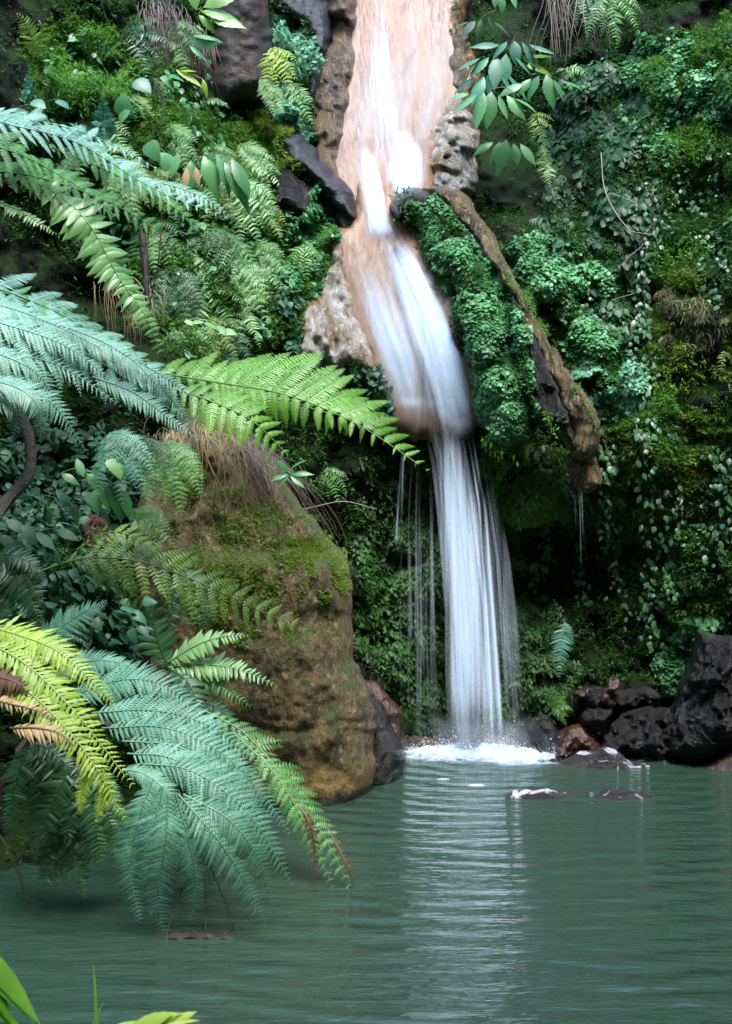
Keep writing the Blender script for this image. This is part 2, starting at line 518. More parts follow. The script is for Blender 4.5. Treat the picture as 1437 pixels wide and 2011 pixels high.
M['water'] = water_mat()
M['film'] = fall_mat('thin_water_film', 0.8, 0.05)
M['fall'] = fall_mat('falling_water', 0.85, 0.03, 0.22, 1.5)
M['silk'] = fall_mat('silky_water_film', 0.8, 0.05, 0.02)
M['foam'] = fall_mat('white_foam', 1.0, 1.0, 0.12)

# ------------------------------------------------------------------ the terrain: one sheet of gorge wall
CTRL = [(-1000, -700, 6.5), (-300, -700, 9), (400, -700, 12), (780, -700, 13.4), (1100, -700, 12.5), (1437, -700, 11), (2400, -700, 7),
        (-1000, 0, 4.6), (-400, 0, 7.2), (0, 0, 8.8), (250, 0, 9.6), (520, 0, 10.7), (640, 0, 11.2), (780, 0, 11.6), (900, 0, 11.4), (1000, 0, 11.3), (1200, 0, 10.4), (1437, 0, 9.8), (1900, 0, 8), (2400, 0, 6),
        (0, 300, 8.6), (250, 300, 9.1), (450, 300, 9.7), (640, 300, 10.3), (760, 300, 10.6), (900, 300, 10.6), (1010, 280, 11.0), (1200, 300, 9.95), (1437, 300, 9.4),
        (740, 400, 10.15), (-1000, 600, 4.2), (-400, 600, 6.2), (0, 600, 8.4), (130, 560, 9.0), (280, 600, 8.8), (450, 600, 9.1), (600, 600, 9.7), (800, 600, 9.85), (950, 600, 9.6), (1100, 600, 9.75), (1250, 600, 9.5), (1437, 600, 9.1), (2400, 600, 6),
        (0, 850, 7.9), (300, 850, 8.2), (600, 850, 9.5), (850, 850, 9.7), (1000, 850, 9.6), (1150, 850, 9.6), (1300, 850, 9.3), (1437, 850, 9.0),
        (0, 1100, 7.2), (300, 1100, 7.8), (600, 1100, 9.5), (850, 1100, 10.0), (1100, 1100, 9.9), (1300, 1100, 9.5), (1437, 1100, 9.2),
        (850, 1300, 9.9), (1100, 1300, 9.8), (1437, 1300, 9.4),
        (-1000, 1460, 4.0), (-400, 1460, 5.2), (0, 1460, 6.9), (300, 1460, 7.4), (550, 1460, 8.6), (750, 1460, 9.6), (950, 1460, 9.62), (1150, 1460, 9.6), (1437, 1460, 9.4), (2400, 1460, 6),
        (-400, 1740, 5.0), (0, 1740, 6.0), (200, 1740, 6.2), (400, 1740, 7.0), (700, 1740, 8.6), (1000, 1740, 9.3), (1437, 1740, 9.2), (2400, 1740, 6)]


def tps_fit(c):
    c = np.array(c, float)
    x = c[:, :2] / 1000
    d = np.linalg.norm(x[:, None] - x[None], axis=-1)
    K = np.where(d > 0, d * d * np.log(np.maximum(d, 1e-9)), 0) + np.eye(len(c)) * 0.004
    Q = np.hstack([np.ones((len(c), 1)), x])
    A = np.block([[K, Q], [Q.T, np.zeros((3, 3))]])
    return x, np.linalg.solve(A, np.concatenate([c[:, 2], np.zeros(3)]))


_tx, _tw = tps_fit(CTRL)


def wall_Y(px, py):
    """distance of the smooth gorge wall seen through a pixel"""
    px, py = np.asarray(px, float), np.asarray(py, float)
    out = _tw[-3] + _tw[-2] * px / 1000 + _tw[-1] * py / 1000
    for k in range(len(_tx)):
        d2 = (px / 1000 - _tx[k, 0]) ** 2 + (py / 1000 - _tx[k, 1]) ** 2
        out = out + _tw[k] * 0.5 * d2 * np.log(np.maximum(d2, 1e-12))
    return np.clip(out, 3.5, 15)


ST = 6
GX, GY = np.arange(-1000, 2401, ST), np.arange(-700, 1801, ST)
gx, gy = np.meshgrid(GX, GY)
S0 = wall_Y(gx, gy)
_p = P(gx, gy, S0)
_nz = 0.22 * fbm(_p * 1.5, 3, 1) + 0.07 * fbm(_p * 5.0, 3, 11) + 0.02 * fbm(_p * 16, 2, 21)
ROCKY = np.max([sdf(gx, gy, q) for q in ([(690, -80), (890, -80), (935, 200), (930, 400), (870, 560), (930, 800), (800, 870), (690, 560), (640, 400), (640, 40)], [(850, 370), (910, 380), (1000, 530), (1170, 820), (1130, 900), (1000, 860), (880, 600)])], 0)
MK = smooth((ROCKY + 50) / 60)
S = S0 + _nz * (1 - 0.85 * MK) + 0.1 * MK
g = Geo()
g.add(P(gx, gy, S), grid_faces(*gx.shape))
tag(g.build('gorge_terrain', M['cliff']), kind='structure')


def surf(px, py, A=None):
    A = S if A is None else A
    u = np.clip((np.asarray(px, float) - GX[0]) / ST, 0, len(GX) - 1.001)
    v = np.clip((np.asarray(py, float) - GY[0]) / ST, 0, len(GY) - 1.001)
    i, j = u.astype(int), v.astype(int)
    a, b = u - i, v - j
    return A[j, i] * (1 - a) * (1 - b) + A[j, i + 1] * a * (1 - b) + A[j + 1, i] * (1 - a) * b + A[j + 1, i + 1] * a * b


def blur(A, n):
    for _ in range(n):
        A = (np.roll(A, 1, 0) + np.roll(A, -1, 0) + np.roll(A, 1, 1) + np.roll(A, -1, 1) + A * 2) / 6
    return A


def surf_normals():
    p = P(gx, gy, blur(S, 3))
    du, dv = np.gradient(p, axis=1), np.gradient(p, axis=0)
    n = unit(np.cross(du, dv))
    return np.where(n[..., 1:2] > 0, -n, n)


def closed(poly, n=160, wob=0.0, seed=0):
    p = np.array(list(poly) + [poly[0]], float)
    c, L = curve(p, n)
    c = c[:-1]
    if wob:
        c = c + wob * np.stack([fbm(np.stack([c[:, 0] / 28, c[:, 1] / 28, np.full(len(c), s)], -1), 3, seed) for s in (3.3, 9.1)], -1)
    return c


def _cells(poly, step, margin):
    x = np.arange(poly[:, 0].min() - margin, poly[:, 0].max() + margin + step, step)
    y = np.arange(poly[:, 1].min() - margin, poly[:, 1].max() + margin + step, step)
    X, Y = np.meshgrid(x, y)
    return X, Y, sdf(X, Y, poly)


def compact(v, f):
    used = np.unique(f)
    mp = np.full(len(v), -1)
    mp[used] = np.arange(len(used))
    return v[used], mp[f]


def into_surface(X, Y, D, sd):
    """let later plants find this surface in front of the wall"""
    i0, i1 = np.searchsorted(GX, X.min()), np.searchsorted(GX, X.max())
    j0, j1 = np.searchsorted(GY, Y.min()), np.searchsorted(GY, Y.max())
    st = X[0, 1] - X[0, 0]
    for j in range(j0, min(j1, len(GY))):
        for i in range(i0, min(i1, len(GX))):
            a, b = int(round((GX[i] - X[0, 0]) / st)), int(round((GY[j] - Y[0, 0]) / st))
            if 0 <= b < X.shape[0] and 0 <= a < X.shape[1] and sd[b, a] > 0:
                S[j, i] = min(S[j, i], D[b, a])


def patch(g, poly, bulge, edge, amp=0.04, freq=5.0, step=4, wob=6, seed=3, stretch=(1, 1, 1), tuck=0.25, fn=None, ridge=0.0, pw=2.4):
    """a rock face standing proud of the gorge wall, its rim turned back into the wall"""
    pl = closed(poly, 160, wob, seed)
    X, Y, sd = _cells(pl, step, 24)
    base = wall_Y(X, Y)
    Q = P(X, Y, base) * np.array(stretch) * freq
    k = np.clip((sd + 10) / (edge + 10), 0, 1)
    D = base + tuck - (bulge + tuck) * np.maximum(0, 1 - (1 - k) ** pw) ** (1 / pw) + amp * fbm(Q, 4, seed) * np.clip(k * 3, 0.2, 1)
    if ridge:
        D = D - ridge * np.abs(vnoise(Q * np.array([2.2, 1, 0.6]), seed + 40)) * k
    if fn is not None:
        D = D + fn(X, Y)
    f = grid_faces(*X.shape).reshape(X.shape[0] - 1, X.shape[1] - 1, 4)
    keep = (sd.ravel()[f] > -10).all(-1)
    v, f = compact(P(X, Y, D).reshape(-1, 3), f[keep])
    g.add(v, f)
    into_surface(X, Y, D, sd)
    return P(np.mean(pl[:, 0]), np.max(pl[:, 1]), float(np.mean(D[sd > 0])))


def inflate(g, poly, Yc, T, edge, amp=0.06, freq=3.0, step=4, wob=5, seed=5, fn=None, surf_in=True, p=2.0):
    """a boulder: front and back swell from its outline"""
    pl = closed(poly, 160, wob, seed)
    X, Y, sd = _cells(pl, step, 2 * step)
    gy_, gx_ = np.gradient(sd, step)
    f = grid_faces(*X.shape).reshape(X.shape[0] - 1, X.shape[1] - 1, 4)
    keep = (sd.ravel()[f] > 0).any(-1)
    out = sd < 0
    X2, Y2 = np.where(out, X - sd * gx_, X), np.where(out, Y - sd * gy_, Y)
    k = np.clip(np.where(out, 0, sd) / edge, 0, 1)
    t = (1 - (1 - k) ** p) ** (1 / p)
    Q = P(X2, Y2, Yc) * freq
    nz = amp * fbm(Q, 5, seed, 0.55) * np.clip(k * 4, 0, 1)
    D1 = Yc - T * t + nz
    if fn is not None:
        D1 = D1 + fn(X2, Y2) * np.clip(k * 3, 0, 1)
    D2 = Yc + T * t - nz
    v, ff = compact(P(X2, Y2, D1).reshape(-1, 3), f[keep])
    g.add(v, ff)
    v, ff = compact(P(X2, Y2, D2).reshape(-1, 3), f[keep][:, ::-1])
    g.add(v, ff)
    if surf_in:
        into_surface(X, Y, D1, sd)
    return P(np.mean(pl[:, 0]), np.max(pl[:, 1]), Yc)


def rock_thing(name, label, cat, mat, how, *a, group=None, **k):
    g = Geo()
    loc = how(g, *a, **k)
    return tag(g.build(name, mat, origin=loc), label, cat, group)


# unseen wall added behind the camera to block low sky light
hp, _ = curve([(-3.3, 4.6), (-5.2, 0), (-4.4, -5), (0, -7.5), (4.8, -5), (6.4, 0), (4.6, 5.6)], 90)
hz = np.linspace(-1, 19, 50)
V = np.zeros((50, 90, 3))
V[..., 0] = hp[None, :, 0] * (1 + 0.015 * hz[:, None])
V[..., 1] = hp[None, :, 1] * (1 + 0.015 * hz[:, None])
V[..., 2] = hz[:, None]
V = V + 0.5 * np.stack([fbm(V * 0.8, 4, s) for s in (31, 32, 33)], -1)
g = Geo()
g.add(V, grid_faces(50, 90))
tag(g.build('sky_blocker', M['sky_blocker']), kind='structure')

# the pool
g = Geo()
wx, wy = np.meshgrid(np.linspace(-9, 9, 10), np.linspace(-9, 13, 10))
g.add(np.stack([wx, wy, wx * 0], -1), grid_faces(10, 10))
tag(g.build('pool_water', M['water']), kind='structure')

# ------------------------------------------------------------------ rocks on the wall
UP = [(696, -70), (692, 60), (690, 125), (668, 250), (658, 330), (668, 385), (700, 412), (745, 405), (800, 385), (848, 388), (838, 320), (858, 250), (922, 165), (905, 100), (880, 55), (890, -70)]
LO = [(732, 385), (712, 440), (668, 458), (688, 545), (718, 640), (752, 720), (772, 800), (786, 850), (850, 856), (922, 806), (908, 740), (884, 660), (845, 560), (806, 480), (780, 430), (770, 385)]
root = thing('rock_chute', 'tall salmon-orange mineral stained rock chute carrying the white cascade', 'rock face', P(820, 850, 9.5))
g = Geo()
UPX = [(x + (-24 if x < 765 else 24), y + (45 if y > 370 else 0)) for x, y in UP]
LOX = [(706, 362), (690, 440), (642, 468), (662, 548), (692, 642), (726, 722), (748, 802), (758, 838), (774, 852), (790, 842), (808, 860), (830, 852), (852, 866), (958, 815), (950, 740), (926, 660), (887, 560), (848, 480), (822, 430), (812, 365)]
patch(g, UPX, 0.16, 40, 0.012, 1.8, 4, 5, 3, (1, 1, 0.4), fn=lambda x, y: -0.16 * smooth((y - 270) / 25) * np.exp(-((x - 785) / 70) ** 2))
g.build('upper_face', M['chute'], root)
g = Geo()
patch(g, LOX, 0.34, 30, 0.015, 2, 4, 6, 4, (1, 1, 0.4), pw=4)
g.build('lower_face', M['chute'], root)
S_CHUTE = S.copy()
rock_thing('ochre_rib', 'ochre brown wet rock rib along the left edge of the upper cascade', 'rock', M['rib'], patch,
           [(652, 45), (692, 20), (694, 125), (672, 250), (664, 385), (640, 340), (618, 275), (620, 180), (640, 100)], 0.3, 35, 0.06, 6, ridge=0.06, seed=8)
rock_thing('dark_overhang', 'dark brown rock overhang beside the top of the cascade', 'rock', M['rib'], patch,
           [(655, -60), (700, -60), (694, 20), (690, 46), (668, 42), (652, 10)], 0.5, 25, 0.05, 6, seed=9)
rock_thing('nodule_rock', 'lumpy grey and ochre nodules of mineral crust right of the upper cascade', 'rock', M['crust'], patch,
           [(905, 185), (932, 240), (928, 320), (925, 375), (880, 392), (846, 372), (838, 318), (852, 262), (880, 205)], 0.3, 38, 0.09, 9, ridge=0.08, seed=10)
rock_thing('brown_shoulder', 'smooth brown rock shoulder with water creeping down right of the upper cascade', 'rock', M['rib'], patch,
           [(888, 60), (915, 80), (925, 150), (935, 230), (925, 262), (900, 205), (880, 140)], 0.2, 25, 0.04, 5, seed=12)
rock_thing('crusted_rock', 'big grey-white and ochre crusted rock left of the lower cascade', 'rock', M['crust'], patch,
           [(650, 470), (684, 462), (694, 545), (722, 640), (756, 720), (764, 770), (722, 740), (695, 735), (678, 770), (648, 770), (640, 725), (585, 720), (568, 690), (590, 600), (622, 555), (648, 520)], 0.42, 40, 0.07, 7, ridge=0.07, seed=13, stretch=(1, 1, 0.6))
rock_thing('slanting_slab', 'blue-grey slab slanting down to the notch of the cascade', 'rock', M['slate'], patch,
           [(548, 262), (585, 268), (620, 300), (650, 340), (680, 372), (694, 396), (690, 425), (672, 415), (640, 385), (600, 345), (565, 305)], 0.45, 26, 0.04, 5, seed=14)
rock_thing('dark_slab', 'dark streaked rock under the slanting slab among ferns', 'rock', M['black_rock'], patch,
           [(530, 345), (560, 325), (590, 345), (615, 385), (600, 430), (560, 410), (538, 395)], 0.4, 25, 0.04, 5, seed=15)
rock_thing('mossy_slab', 'blue-grey rock band between the leafy clump and the upper cascade', 'rock', M['slate'], patch,
           [(545, -30), (610, -20), (655, 42), (645, 90), (632, 130), (612, 190), (598, 160), (618, 100), (600, 50), (565, 25)], 0.3, 25, 0.04, 5, seed=16)
rock_thing('notch_stone', 'black wet stone in the notch between the two cascade steps', 'rock', M['black_rock'], patch,
           [(668, 380), (694, 384), (706, 420), (700, 452), (668, 456), (660, 420)], 0.3, 18, 0.03, 6, seed=17)
rock_thing('mossy_lobe', 'rounded rock lobe wrapped in small leaves between the cascade and the brown runnel', 'rock', M['cliff'], patch,
           [(775, 385), (810, 372), (860, 388), (930, 462), (990, 545), (1025, 630), (1052, 740), (1048, 830), (990, 870), (965, 850), (948, 780), (932, 690), (896, 590), (846, 480), (800, 425)], 0.6, 50, 0.07, 5, seed=18)
rock_thing('black_lip', 'black wet rock lip with a smooth edge on top of the leafy lobe', 'rock', M['black_rock'], patch,
           [(768, 404), (782, 386), (805, 372), (850, 385), (880, 402), (930, 455), (985, 528), (975, 535), (900, 455), (850, 415), (805, 404), (786, 430)], 0.66, 16, 0.02, 5, wob=3, seed=19)
root = thing('rock_runnel', 'long brown mineral runnel slanting down the right wall with a black wet flank', 'rock runnel', P(1140, 890, 9.4))
for nm, mt, pl, bu, ed in (
        ('trough', 'runnel', [(850, 374), (900, 384), (944, 440), (996, 530), (1036, 612), (1090, 705), (1150, 790), (1172, 845), (1158, 895), (1130, 892), (1118, 830), (1084, 745), (1044, 655), (1004, 572), (940, 478), (885, 408)], 0.7, 14),
        ('wet_flank', 'black_rock', [(1004, 575), (1034, 620), (1086, 735), (1122, 830), (1130, 885), (1100, 850), (1058, 815), (1036, 752), (1018, 670)], 0.74, 18)):
    g = Geo()
    patch(g, pl, bu, ed, 0.025, 7, 3, 5, 20, ridge=0.03, pw=3)
    g.build(nm, M[mt], root)
g = Geo()
inflate(g, [(1112, 915), (1132, 886), (1158, 884), (1176, 922), (1182, 948), (1158, 968), (1132, 962), (1120, 940)], 9.3, 0.14, 30, 0.06, 8, 3, 3, 21)
g.build('knob', M['runnel'], root)
rock_thing('rusty_boulder', 'rust-streaked dark boulder high on the left wall', 'boulder', M['rusty'], inflate,
           [(430, -90), (505, -80), (528, 40), (542, 120), (536, 180), (505, 215), (470, 212), (440, 232), (412, 215), (405, 120), (415, 30)], 10.3, 0.6, 60, 0.06, 2.5, seed=22)


# ------------------------------------------------------------------ boulders at the pool
def crack(x, y):
    return 0.015 * np.exp(-((y - (1428 + 10 * np.sin(x / 40.0))) / 7.0) ** 2) - 0.03 * smooth((y - 1430) / 30) + 0.12 * smooth((1120 - y) / 60)


rock_thing('big_boulder', 'huge brown boulder with a moss-green top standing in the pool left of the fall', 'boulder', M['boulder'], inflate,
           [(300, 880), (380, 800), (470, 826), (535, 910), (590, 990), (645, 1050), (690, 1135), (694, 1290), (722, 1360), (737, 1430), (737, 1510), (728, 1570), (700, 1650), (560, 1720), (400, 1700), (300, 1500), (255, 1200), (262, 1000)],
           8.1, 0.62, 130, 0.055, 2.6, 4, 6, 23, crack, p=2.3)
rock_thing('dark_boulder', 'dark green-black wet boulder tucked behind the huge brown boulder', 'boulder', M['black_rock'], inflate,
           [(700, 1350), (735, 1365), (770, 1420), (793, 1480), (796, 1530), (780, 1570), (720, 1600), (690, 1500)], 8.45, 0.4, 50, 0.06, 4, seed=24)
rock_thing('red_stone', 'red-brown wet stone sloping down behind the dark boulder', 'rock', M['brown_rock'], inflate,
           [(706, 1335), (740, 1345), (775, 1385), (790, 1410), (792, 1480), (740, 1480), (705, 1400)], 8.9, 0.2, 40, 0.04, 5, seed=25)
rock_thing('small_dark_stone', 'small dark stone in the gap behind the upper boulder edge', 'rock', M['black_rock'], inflate,
           [(690, 1245), (720, 1265), (745, 1310), (735, 1345), (695, 1340)], 9.2, 0.25, 30, 0.05, 5, seed=26)
for nm, lb, mt, pl, Yc, T, ed in (
        ('wet_boulder', 'great dark wet boulder at the right edge of the pool', 'black_rock', [(1370, 1238), (1440, 1250), (1520, 1290), (1560, 1400), (1540, 1520), (1330, 1500), (1300, 1440), (1325, 1360), (1350, 1290)], 9.1, 0.6, 90),
        ('wet_rock', 'long low dark rock at the foot of the great wet boulder', 'black_rock', [(1180, 1450), (1215, 1405), (1270, 1390), (1330, 1392), (1370, 1430), (1390, 1500), (1180, 1500)], 9.15, 0.35, 50),
        ('wet_rock', 'blue shining rock slab among the rocks right of the fall', 'black_rock', [(1135, 1410), (1155, 1388), (1185, 1382), (1202, 1400), (1190, 1440), (1170, 1470), (1140, 1450)], 9.2, 0.2, 30),
        ('wet_rock', 'brown and grey rock at the waterline right of the splash', 'brown_rock', [(1090, 1455), (1105, 1430), (1130, 1420), (1165, 1440), (1180, 1490), (1085, 1500)], 9.15, 0.25, 35),
        ('wet_rock', 'black rock nearest the falling water on its right side', 'black_rock', [(1010, 1440), (1040, 1412), (1080, 1408), (1098, 1430), (1090, 1500), (1010, 1500)], 9.3, 0.25, 35),
        ('wet_rock', 'wide black ledge rock below the fern with two small brown stones on it', 'black_rock', [(1118, 1372), (1150, 1350), (1210, 1352), (1270, 1350), (1300, 1370), (1270, 1400), (1200, 1405), (1130, 1398)], 9.4, 0.3, 30),
        ('small_stone', 'upright red-brown stone on top of the black ledge rock', 'brown_rock', [(1192, 1345), (1200, 1332), (1213, 1336), (1216, 1352), (1205, 1364), (1192, 1360)], 9.15, 0.06, 10),
        ('small_stone', 'round brown stone just under the upright red-brown stone', 'brown_rock', [(1172, 1372), (1180, 1360), (1192, 1364), (1192, 1380), (1178, 1384)], 9.1, 0.05, 9),
        ('small_stone', 'flat dark red stone at the left end of the black ledge', 'brown_rock', [(1120, 1362), (1140, 1350), (1166, 1350), (1170, 1362), (1140, 1372)], 9.2, 0.08, 9)):
    rock_thing(nm, lb, 'rock', M[mt], inflate, pl, Yc, T, ed, 0.05 if nm == 'small_stone' else 0.11, 5, 3, 4, int(pl[0][0]))


def pool_slab(label, pts, Y, hgt, thick, mat, seed):
    """a low slab of rock lying in the water: a ridge line of bumps breaking the surface"""
    x = np.linspace(pts[0], pts[1], 70)
    yy = np.linspace(-1, 1, 17)
    X, U = np.meshgrid(x, yy)
    wx_ = (X - CX) / F * Y
    env = np.sin(np.pi * (X - pts[0]) / (pts[1] - pts[0])) ** 0.5
    q = np.stack([wx_ * 3, U * 0.8, wx_ * 0 + seed], -1)
    z = hgt * (env * (1 - U ** 2) * (0.75 + 0.7 * fbm(q, 3, seed)) - 0.25) + 0.012 * fbm(q * 5, 3, seed)
    g = Geo()
    g.add(np.stack([wx_, Y + U * thick * (0.4 + 0.6 * env), z], -1), grid_faces(17, 70))
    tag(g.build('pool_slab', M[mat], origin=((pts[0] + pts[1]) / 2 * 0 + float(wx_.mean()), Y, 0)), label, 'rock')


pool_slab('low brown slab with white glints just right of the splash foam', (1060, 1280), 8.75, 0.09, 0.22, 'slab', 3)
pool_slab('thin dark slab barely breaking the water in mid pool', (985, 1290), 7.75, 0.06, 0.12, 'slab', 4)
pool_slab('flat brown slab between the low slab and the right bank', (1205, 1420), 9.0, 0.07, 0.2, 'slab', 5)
pool_slab('dark slab running out of the frame at the right edge of the pool', (1350, 1560), 8.75, 0.2, 0.3, 'brown_rock', 6)
g = Geo()
x = np.linspace(770, 1500, 120)
X, U = np.meshgrid(x, np.linspace(-1, 1, 9))
wx_ = (X - CX) / F * 9.45
g.add(np.stack([wx_, 9.45 + 0.14 * U + 0.08 * fbm(np.stack([wx_ * 2, U * 0, U * 0], -1), 2, 9), 0.045 * (1 - U ** 2) + 0.02 * fbm(np.stack([wx_ * 5, U, U * 0], -1), 3, 8)], -1), grid_faces(9, 120))
tag(g.build('shore_ledge', M['rib'], origin=(0.9, 9.45, 0)), 'thin ochre ledge of rock along the far waterline', 'rock ledge')


# ------------------------------------------------------------------ the waterfall
def ribbons(g, X, Yp, D, W, A):
    """k ribbons of n stations: X, Yp pixels, D distance, W half width in pixels, A opacity"""
    k, n = X.shape
    c = P(X, Yp, D)
    off = (W / F * D)[..., None] * np.array([1.0, 0.35, 0])
    V = np.stack([c - off, c - off * 0.4 - [0, 0.004, 0], c + off * 0.4 - [0, 0.004, 0], c + off], 2)
    a = np.stack([A * 0, A, A, A * 0], 2)
    i = np.arange(k * n * 4).reshape(k, n, 4)
    f = np.stack([i[:, :-1, :-1], i[:, 1:, :-1], i[:, 1:, 1:], i[:, :-1, 1:]], -1)
    g.add(V.reshape(-1, 3), f.reshape(-1, 4), 0, a.ravel())


def lerp_edges(rows, py):
    rows = np.array(rows, float)
    return np.interp(py, rows[:, 0], rows[:, 1]), np.interp(py, rows[:, 0], rows[:, 2])


fall = thing('waterfall', 'silky white waterfall sliding down salmon rock and dropping into the pool', 'waterfall', P(930, 1470, 9.1))


def film(name, rows, y0, y1, k, cen, wmin, wmax, amax, Dfn, n=40, mat='silk', spread=1.0, wander=0.03):
    u = np.clip(cen(rng.random(k)), 0, 1)
    a0 = rng.random(k) * 0.35 * spread
    a1 = 1 - rng.random(k) * 0.35 * spread
    s = np.linspace(0, 1, n)[None]
    py = y0 + (a0[:, None] + (a1 - a0)[:, None] * s) * (y1 - y0)
    L, Rr = lerp_edges(rows, py)
    uu = u[:, None] + wander * np.sin(s * 5 + rng.random(k)[:, None] * 6)
    px = L + (Rr - L) * uu
    W = (wmin + (wmax - wmin) * rng.random(k) ** 2)[:, None] * (0.7 + 0.6 * s)
    A = (amax * (0.3 + 0.7 * rng.random(k)))[:, None] * smooth(np.minimum(s * 2.6, (1 - s) * 5))
    g = Geo()
    ribbons(g, px, py, Dfn(px, py, s), W, A)
    return g.build(name, M[mat], fall)


_S2 = blur(S_CHUTE, 1)
on_rock = lambda px, py, s: surf(px, py, _S2) - 0.03 - 0.03 * rng.random(px.shape[0])[:, None]
LIP = float(np.min(surf(np.array([840, 860, 880]), np.array([800, 800, 800]), _S2)))
on_lip = lambda px, py, s: np.where(py > 790, np.minimum(surf(px, py, _S2), LIP), surf(px, py, _S2)) - 0.03 - 0.03 * rng.random(px.shape[0])[:, None]
mid = lambda a, b: (lambda r: a + b * (r + rng.random(len(r)) + rng.random(len(r)) - 1.5) / 1.5)
uni = lambda r: r
film('upper_cascade', [(-60, 700, 880), (120, 698, 885), (250, 680, 860), (330, 672, 840), (400, 705, 845)], -60, 395, 90, uni, 4, 15, 0.055, on_rock)
film('upper_rill', [(-60, 720, 760), (120, 725, 770), (300, 740, 790), (400, 715, 760)], -60, 400, 30, uni, 3, 9, 0.18, on_rock)
film('step_cascade', [(240, 780, 815), (300, 775, 825), (390, 765, 835)], 245, 392, 60, mid(0.45, 0.5), 7, 17, 0.5, on_rock, 16)
film('notch_cascade', [(270, 690, 740), (390, 715, 755), (430, 722, 760), (480, 725, 790)], 275, 480, 56, mid(0.5, 0.5), 7, 15, 0.55, on_rock, 16)
film('lower_cascade', [(440, 715, 775), (500, 720, 815), (600, 750, 865), (700, 790, 900), (800, 815, 922), (860, 825, 928)], 440, 870, 170, mid(0.68, 0.34), 6, 20, 0.55, on_lip)
film('lower_film', [(440, 690, 775), (500, 690, 800), (600, 715, 860), (700, 755, 895), (800, 785, 918), (862, 792, 925)], 440, 862, 110, uni, 8, 26, 0.13, on_lip)
drop = lambda px, py, s: LIP - 0.04 - 0.2 * smooth((py - 840) / 640) - 0.1 * rng.random(px.shape[0])[:, None] + 0 * s
FR = [(800, 806, 922), (850, 820, 928), (900, 834, 938), (1000, 845, 955), (1200, 862, 978), (1480, 868, 1000)]
film('free_fall', FR, 815, 1482, 190, mid(0.52, 0.48), 2.5, 9, 0.46, drop, 36, 'fall', 0.35, 0.012)
film('free_fall_core', [(800, 850, 922), (850, 850, 925), (900, 852, 930), (1000, 858, 925), (1150, 868, 945), (1480, 880, 985)], 800, 1430, 90, mid(0.5, 0.45), 3, 10, 0.65, drop, 30, 'fall', 0.9, 0.012)
film('fall_strand', [(830, 915, 925), (1000, 940, 956), (1250, 955, 975), (1480, 965, 992)], 835, 1482, 14, uni, 2, 5, 0.7, drop, 30, 'fall', 0.2, 0.01)
film('fall_veil', [(840, 788, 850), (1000, 775, 850), (1480, 760, 860)], 845, 1470, 18, uni, 2, 6, 0.16, drop, 30, 'fall', 0.9, 0.02)
film('fall_veil', [(840, 920, 945), (950, 940, 975), (1100, 960, 1000), (1480, 980, 1040)], 860, 1480, 26, uni, 2, 6, 0.16, drop, 30, 'fall', 0.9, 0.02)
film('fall_strand', [(845, 790, 800), (1000, 780, 795), (1200, 768, 785)], 848, 1100, 6, uni, 2, 4, 0.4, drop, 24, 'fall', 0.5, 0.01)
film('base_mist', [(1380, 810, 1060), (1500, 790, 1110)], 1385, 1497, 70, mid(0.5, 0.55), 14, 34, 0.05, lambda px, py, s: 8.95 - 0.25 * rng.random(px.shape[0])[:, None] + 0 * s, 14, 'silk', 0.9)
drip = thing('water_drip', 'thin thread of water dripping from the brown knob', 'water drip', P(1140, 1100, 9.25))
g = Geo()
k = 3
s = np.linspace(0, 1, 16)[None].repeat(k, 0)
ribbons(g, np.array([[1138], [1142], [1128]]) + 3 * s, 968 + s * np.array([[150], [90], [70]]), 9.2 + 0 * s, 1.6 + 0 * s, 0.45 * (1 - s))
g.build('thread', M['fall'], drip)

# splash foam: a low churned mound with spray thrown up from it
fo = thing('splash_foam', 'white churned foam and spray where the fall strikes the pool', 'foam', P(950, 1485, 9.0))
tag(fo, group=None)
g = Geo()
X, U = np.meshgrid(np.linspace(-1, 1, 110), np.linspace(-1, 1, 40))
wx_ = 0.86 + X * 0.72
wy_ = 9.0 + U * 0.42 - 0.10 * X
r2 = X ** 2 + U ** 2
q = np.stack([wx_ * 7, wy_ * 9, wx_ * 0], -1)
nz = fbm(q, 4, 55)
env = np.clip(1 - r2, 0, 1)
al = np.clip(env * 1.6 + nz * 0.7 - 0.2, 0, 1) * np.clip(env * 5, 0, 1)
g.add(np.stack([wx_, wy_, 0.008 + 0.05 * env * np.clip(0.5 + nz, 0, 1.5)], -1), grid_faces(40, 110), 0, al.ravel())
g.build('foam_sheet', M['foam'], fo)
g = Geo()
k = 7000
xx = np.concatenate([rng.normal(0.86, 0.2, k // 2), rng.uniform(0.3, 1.45, k // 2)])
hgt = np.where(np.arange(k) < k // 2, rng.exponential(0.07, k), rng.exponential(0.03, k))
B = np.stack([xx, rng.normal(9.05, 0.09, k), hgt * rng.random(k)], -1)
blades(g, B, np.stack([rng.normal(0, 0.35, k), rng.normal(0, 0.2, k), np.ones(k)], -1), np.tile([[0, -1.0, 0.1]], (k, 1)), 0.006 + 0.014 * rng.random(k), 0.003 + 0.005 * rng.random(k), 'leaf', 2, 0.1, 0, 0, 0, rng.uniform(0.15, 0.6, k))
g.build('spray', M['foam'], fo)
